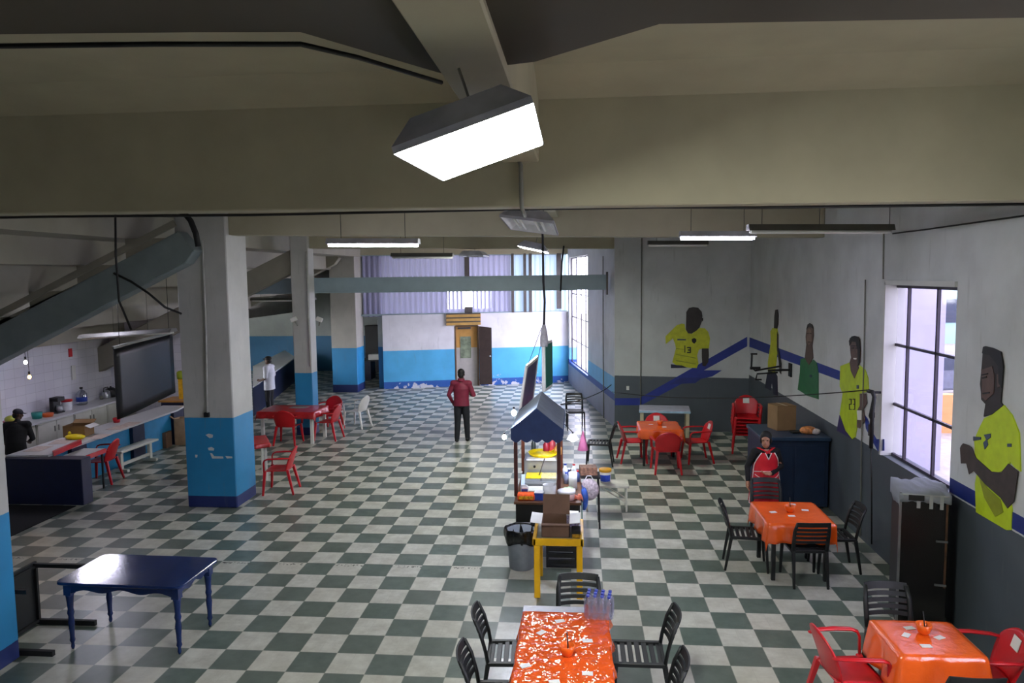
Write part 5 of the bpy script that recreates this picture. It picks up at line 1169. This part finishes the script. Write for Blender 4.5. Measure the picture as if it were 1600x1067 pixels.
def person(label, loc, rz, H, P, mskin, body_only=False):
    t = thing('person', label, 'person', loc, rz); k = H/1.72
    S = lambda v: Vector(v)*k
    b = MB(); J = {}
    lean = P.get('lean', 0.0)
    hip = S(V(0, 0, .92)); ch = S(V(0, lean*.28, 1.27)); nk = S(V(0, lean*.42+.0, 1.46)); hd = S(V(0, lean*.55+.015, 1.60)) 
    if 'head' in P: hd = hd + S(P['head'])
    wv = P.get('w', 1.0)
    b.limb([S(V(0, 0, .93)), S(V(0, .0, .99)), S(V(0, lean*.12, 1.1)), ch, S(V(0, lean*.36, 1.39))], [x*k*wv for x in (.10, .10, .098, .104, .085)], 16)
    b.ell(S(V(0, 0, .93)), S(V(.155*wv, .105, .11)), 16, 10); b.ell(ch+V(0, 0, 0), S(V(.165*wv, .118, .17)), 16, 10)
    shl = {s: S(V(s*.175*wv, lean*.36, 1.39)) for s in (-1, 1)}
    b.limb([shl[-1], shl[1]], [.062*k]*2, 12)
    b.limb([nk-V(0, 0, .06*k), hd], [.055*k, .05*k], 12)
    Rh = Matrix.Rotation(P.get('turn', 0), 3, 'Z') @ Matrix.Rotation(P.get('nod', 0), 3, 'X')
    hs_ = P.get('hs', 1.0); S0 = S; h = lambda v: hd + Rh @ (S0(v)*hs_)
    SH = lambda v: S0(v)*hs_
    b.ell(h(V(0, -.012, .025)), SH(V(.076, .094, .098)), 18, 12, R=Rh); b.ell(h(V(0, .022, -.05)), SH(V(.058, .066, .066)), 16, 10, R=Rh)
    b.ell(h(V(0, .094, -.012)), SH(V(.014, .020, .024)), 10, 8, R=Rh)
    for s in (-1, 1): b.ell(h(V(s*.078, -.005, -.005)), SH(V(.012, .022, .032)), 10, 8, R=Rh); b.ell(h(V(s*.032, .07, .022)), SH(V(.02, .014, .009)), 8, 6, R=Rh)
    arms = {}
    for s, key in ((-1, 'L'), (1, 'R')):
        el, wr, fd, pn = [V(*q) for q in P[key]]; el, wr = S(el), S(wr)
        b.limb([shl[s], (shl[s]+el)/2, el, (el*.55+wr*.45), wr], [x*k for x in (.056, .048, .039, .037, .025)], 12)
        hand(b, wr, fd, pn, P.get('ts'+key, s)); arms[s] = (el, wr)
    legs = {}
    for s in (-1, 1):
        hj = S(V(s*.088, 0, .90)); kn = S(V(*P.get('knee', {}).get(s, (s*.095, .015, .49)))); an = S(V(*P.get('foot', {}).get(s, (s*.10, -.02, .08))))
        b.limb([hj, (hj+kn)/2, kn, kn*.6+an*.4-V(0, .012, 0), an], [x*k for x in (.088, .075, .055, .052, .036)], 12)
        b.limb([an-V(0, .03, .035)*k, an+S(V(0, .06, -.04)), an+S(V(s*.01, .15, -.05))], [x*k for x in (.036, .036, .028)], 10); legs[s] = (hj, kn, an)
    b.build('body', mskin, t, remesh=.008)
    for s in (-1, 1): MB().ell(h(V(s*.032, .079, .016)), SH(V(.013, .006, .007)), 10, 7, R=Rh).build('eye', m_blackm, t)
    MB().ell(h(V(0, .080, -.052)), SH(V(.024, .008, .006)), 10, 6, R=Rh).build('mouth', mat('lips', '#7a4038', .5), t)
    # trousers and shoes
    c = MB()
    for s in (-1, 1):
        hj, kn, an = legs[s]; g = P.get('leg_w', .016)*k
        c.limb([hj+V(0, 0, .02), (hj+kn)/2, kn, kn*.5+an*.5, an+V(0, 0, .02)], [.094*k+g*.5, .078*k+g, .060*k+g, .054*k+g, .046*k+g], 14)
    c.ell(S(V(0, -.01, .93)), S(V(.175*wv, .13, .13)), 16, 10)
    if P.get('trousers'): c.build('trousers', P['trousers'], t, remesh=.009)
    for s in (-1, 1):
        an = legs[s][2]; o = MB(); o.limb([an+S(V(0, -.03, -.025)), an+S(V(0, .05, -.034)), an+S(V(s*.01, .16, -.046))], [.050*k, .046*k, .038*k], 12)
        o.build('shoe', P.get('shoes', m_blackm), t, remesh=.008)
    # upper garment
    if P.get('top'):
        g = P.get('top_g', .02)*k; d = MB(); z0 = P.get('hem', .84)
        d.tube([S(V(0, -.005, z0)), S(V(0, 0, z0+.10)), S(V(0, 0, 1.03)), S(V(0, lean*.14, 1.15)), ch, S(V(0, lean*.34, 1.36)), S(V(0, lean*.40, 1.43))], [x*k*wv+g*.8 for x in (.128, .124, .118, .120, .130, .105, .06)], 22, sq=(1.24, .90), ref=(1, 0, 0))
        d.ell(ch, S(V(.175*wv+.012, .128, .17)), 18, 10)
        d.limb([shl[-1], shl[1]], [.062*k+g*.8]*2, 12); d.limb([nk-V(0, 0, .07*k), nk+V(0, 0, .0)], [.075*k, .066*k], 14)
        for s in (-1, 1):
            el, wr = arms[s]; e = P.get('sleeve', .93); m1 = el.lerp(wr, e) if e > .05 else el
            if e > .05: d.limb([shl[s], (shl[s]+el)/2, el, m1], [.066*k, .062*k, .053*k, .040*k], 12)
            else: d.limb([shl[s], shl[s].lerp(el, .85)], [.068*k, .066*k], 12)
        d.build(P.get('top_name', 'jacket'), P['top'], t, remesh=.009)
    hr = MB(); st = P.get('hair', 'short')
    hr.ell(h(V(0, -.020, .052)), SH(V(.087, .094, .090)), 18, 12, R=Rh); hr.ell(h(V(0, -.055, -.01)), SH(V(.074, .056, .075)), 16, 10, R=Rh)
    if st == 'bun':
        hr.ell(h(V(0, -.045, -.06)), SH(V(.072, .05, .06)), 14, 9, R=Rh); hr.ell(h(V(0, -.115, .0)), SH(V(.045, .045, .045)), 12, 9, R=Rh)
        for s in (-1, 1): hr.ell(h(V(s*.068, .01, .0)), SH(V(.018, .04, .06)), 10, 8, R=Rh)
    if st == 'cap':
        hr = MB(); hr.ell(h(V(0, -.055, -.015)), SH(V(.074, .050, .070)), 16, 10, R=Rh)
        q = MB(); q.ell(h(V(0, -.012, .055)), SH(V(.088, .102, .078)), 18, 12, R=Rh); q.ell(h(V(0, .095, .045)), SH(V(.07, .07, .012)), 16, 6, R=Rh); q.build('cap', P['cap'], t, remesh=.008)
    hr.build('hair', m_hair, t, remesh=.008)
    return t, S, h, ch, shl, arms
m_jack = mat('wine_red_jacket', '#7c1f38', .6, var=.1, scale=14, bump=.15, bscale=12); m_jean = mat('black_trousers', '#15171f', .7, var=.2, scale=14)
# local +y is where the person faces
t, S, h, ch, shl, arms = person('person in a wine red jacket and black trousers walking away, seen from behind', (-1.02, 9.55, 0), -.06, 1.70, dict(
    L=((-.30, -.02, 1.12), (-.235, .10, .92), (.1, .5, -.6), (1, 0, .2)), R=((.30, -.01, 1.12), (.20, .22, 1.08), (-.5, .8, .15), (-.3, .2, 1)), head=(0, .01, 0), nod=-.18, w=1.06,
    foot={-1: (-.11, -.06, .08), 1: (.12, .06, .08)}, knee={-1: (-.10, .0, .49), 1: (.105, .06, .49)}, top=m_jack, top_g=.026, trousers=m_jean, hem=.86), m_skd)
MB().lathe([(.075, 0), (.082, .03), (.078, .065)], (0, -.005, 1.425), 18).build('collar', m_jack, t, solid=.01)
m_shirt = mat('white_shirt', '#cfd0dc', .7, var=.05, scale=9)
person('person in a white shirt and dark cap standing by the far counter', (-6.98, 12.7, 0), 1.55, 1.68, dict(
    L=((-.28, -.02, 1.12), (-.16, .20, 1.03), (.6, .6, .0), (0, 0, 1)), R=((.28, -.02, 1.12), (.12, .22, 1.02), (-.6, .6, .0), (0, 0, 1)), top=m_shirt, top_name='shirt', top_g=.035, sleeve=0, hem=.76, w=1.1,
    trousers=m_jean, hair='cap', cap=m_blackm), m_skd)
m_blk = mat('black_knit', '#101113', .85, var=.25, scale=20)
person('person in black with a dark patterned cap working behind the service counter', (-8.66, 5.15, 0), .3, 1.50, dict(
    lean=.35, L=((-.30, .16, 1.10), (-.36, .40, 1.0), (-.2, .8, -.4), (0, 0, -1)), R=((.28, .14, 1.08), (.14, .36, 1.0), (-.4, .8, -.3), (0, 0, -1)), top=m_blk, top_name='sweater', top_g=.035, hem=.80, w=1.1,
    trousers=m_jean, hair='cap', cap=mat('dark_spotted_cap', '#1d1a2c', .7, var=.6, scale=45), nod=-.25, turn=-.9), m_skd)
# woman in a red apron
m_apr = mat('bright_red_apron', '#cf1024', .6, var=.06, scale=10); m_trim = mat('white_piping', '#e6dcd8', .6)
WX_, WY_ = 4.60, 4.05
t, S, h, ch, shl, arms = person('person in a red apron with white piping over black sleeves, by the blue cabinet', (4.50, 3.70, 0), PI+.05, 1.48, dict(
    L=((-.285, -.03, 1.13), (-.05, .21, 1.06), (.85, .15, .05), (0, .3, 1)), R=((.30, -.03, 1.12), (.315, .06, .90), (.05, .25, -.95), (-1, .2, 0)), turn=-.40, nod=-.03, w=1.06, hs=1.14,
    top=m_blk, top_name='sweater', top_g=.014, trousers=m_jean, hair='bun', sleeve=.97), m_sk)
k = 1.48/1.72
def shell(z):  # half widths of the apron at height z (metres, for the 1.52 m figure)
    pts = [(.42, .235, .20), (.60, .215, .185), (.78, .195, .165), (.90, .182, .150), (1.0, .172, .142), (1.12, .180, .148), (1.20, .178, .140), (1.265, .15, .115)]
    for (a, x0, y0), (b, x1, y1) in zip(pts, pts[1:]):
        if z <= b: u = max(0, (z-a)/(b-a)); return x0+(x1-x0)*u, y0+(y1-y0)*u
    return pts[-1][1:]
def apron(front):
    def f(u, v):
        z = .43+.78*v
        sp = 1.35 if z < 1.0 else 1.35-.85*min(1, (z-1.0)/.22)
        a = (PI/2 if front else -PI/2)+(u-.5)*2*sp
        if front and z > 1.10: z -= max(0, 1-abs(u-.5)/.22)*.12*(z-1.10)/.14
        x, y = shell(z); rp = 1+.02*math.sin(a*9)*max(0, (.9-z)/.5)
        return Vector((x*1.03*rp*math.cos(a), y*1.06*rp*math.sin(a), z))
    return f
MB().grid(apron(True), 36, 30).build('apron_front', m_apr, t, solid=.006); MB().grid(apron(False), 30, 24).build('apron_back', m_apr, t, solid=.006)
f = apron(True); mb = MB(); o = Vector((0, .006, 0)); L = lambda us, vs: [f(u, v)*1.0+Vector((f(u, v).x*.03, f(u, v).y*.03, 0)) for u, v in zip(us, vs)]
N = 24; lin_ = [i/N for i in range(N+1)]
mb.tube(L([.28+.44*i for i in lin_], [1]*(N+1)), .008, 6)
for uu in (0.0, 1.0): mb.tube(L([uu]*(N+1), [.0+1.0*i for i in lin_]), .008, 6)
mb.tube(L(lin_, [0]*(N+1)), .007, 6); mb.tube(L([.05+.9*i for i in lin_], [.62+.03*math.sin(PI*i) for i in lin_]), .006, 6)
mb.tube(L([.1+.8*i for i in lin_], [.57-.07*math.sin(PI*i) for i in lin_]), .006, 6)
mb.build('piping', m_trim, t)
mb = MB()
for s in (-1, 1): mb.tube([f(.5+s*.2, 1)+Vector((0, .0, 0)), shl[s]*.72+Vector((0, .02, .40)), apron(False)(.5-s*.22, 1)], .020, 8, sq=(.4, 1.3))
mb.build('shoulder_strap', m_apr, t)

# ------------------------------------------------------------------ light
w = bpy.data.worlds.new('sky'); sc.world = w; w.use_nodes = True; nt = w.node_tree; nt.nodes.clear()
o = nt.nodes.new('ShaderNodeOutputWorld'); bg = nt.nodes.new('ShaderNodeBackground'); sky = nt.nodes.new('ShaderNodeTexSky')
sky.sky_type = 'HOSEK_WILKIE'; sky.turbidity = 9; sky.ground_albedo = .5; sky.sun_direction = (.3, .5, .8)
mx = nt.nodes.new('ShaderNodeMix'); mx.data_type = 'RGBA'; mx.inputs[0].default_value = .82
nt.links.new(sky.outputs[0], mx.inputs[6]); mx.inputs[7].default_value = (.94, .955, 1.0, 1)
nt.links.new(mx.outputs[2], bg.inputs[0]); bg.inputs[1].default_value = WORLD; nt.links.new(bg.outputs[0], o.inputs[0])
vs = sc.view_settings; sc.display_settings.display_device = 'sRGB'
vs.view_transform = 'Standard'; vs.look = 'None'; vs.gamma = 1; vs.exposure = EXPO; vs.use_curve_mapping = False
sc.cycles.use_denoising = True
sc.cycles.max_bounces = 8; sc.cycles.diffuse_bounces = 5; sc.cycles.sample_clamp_indirect = 8
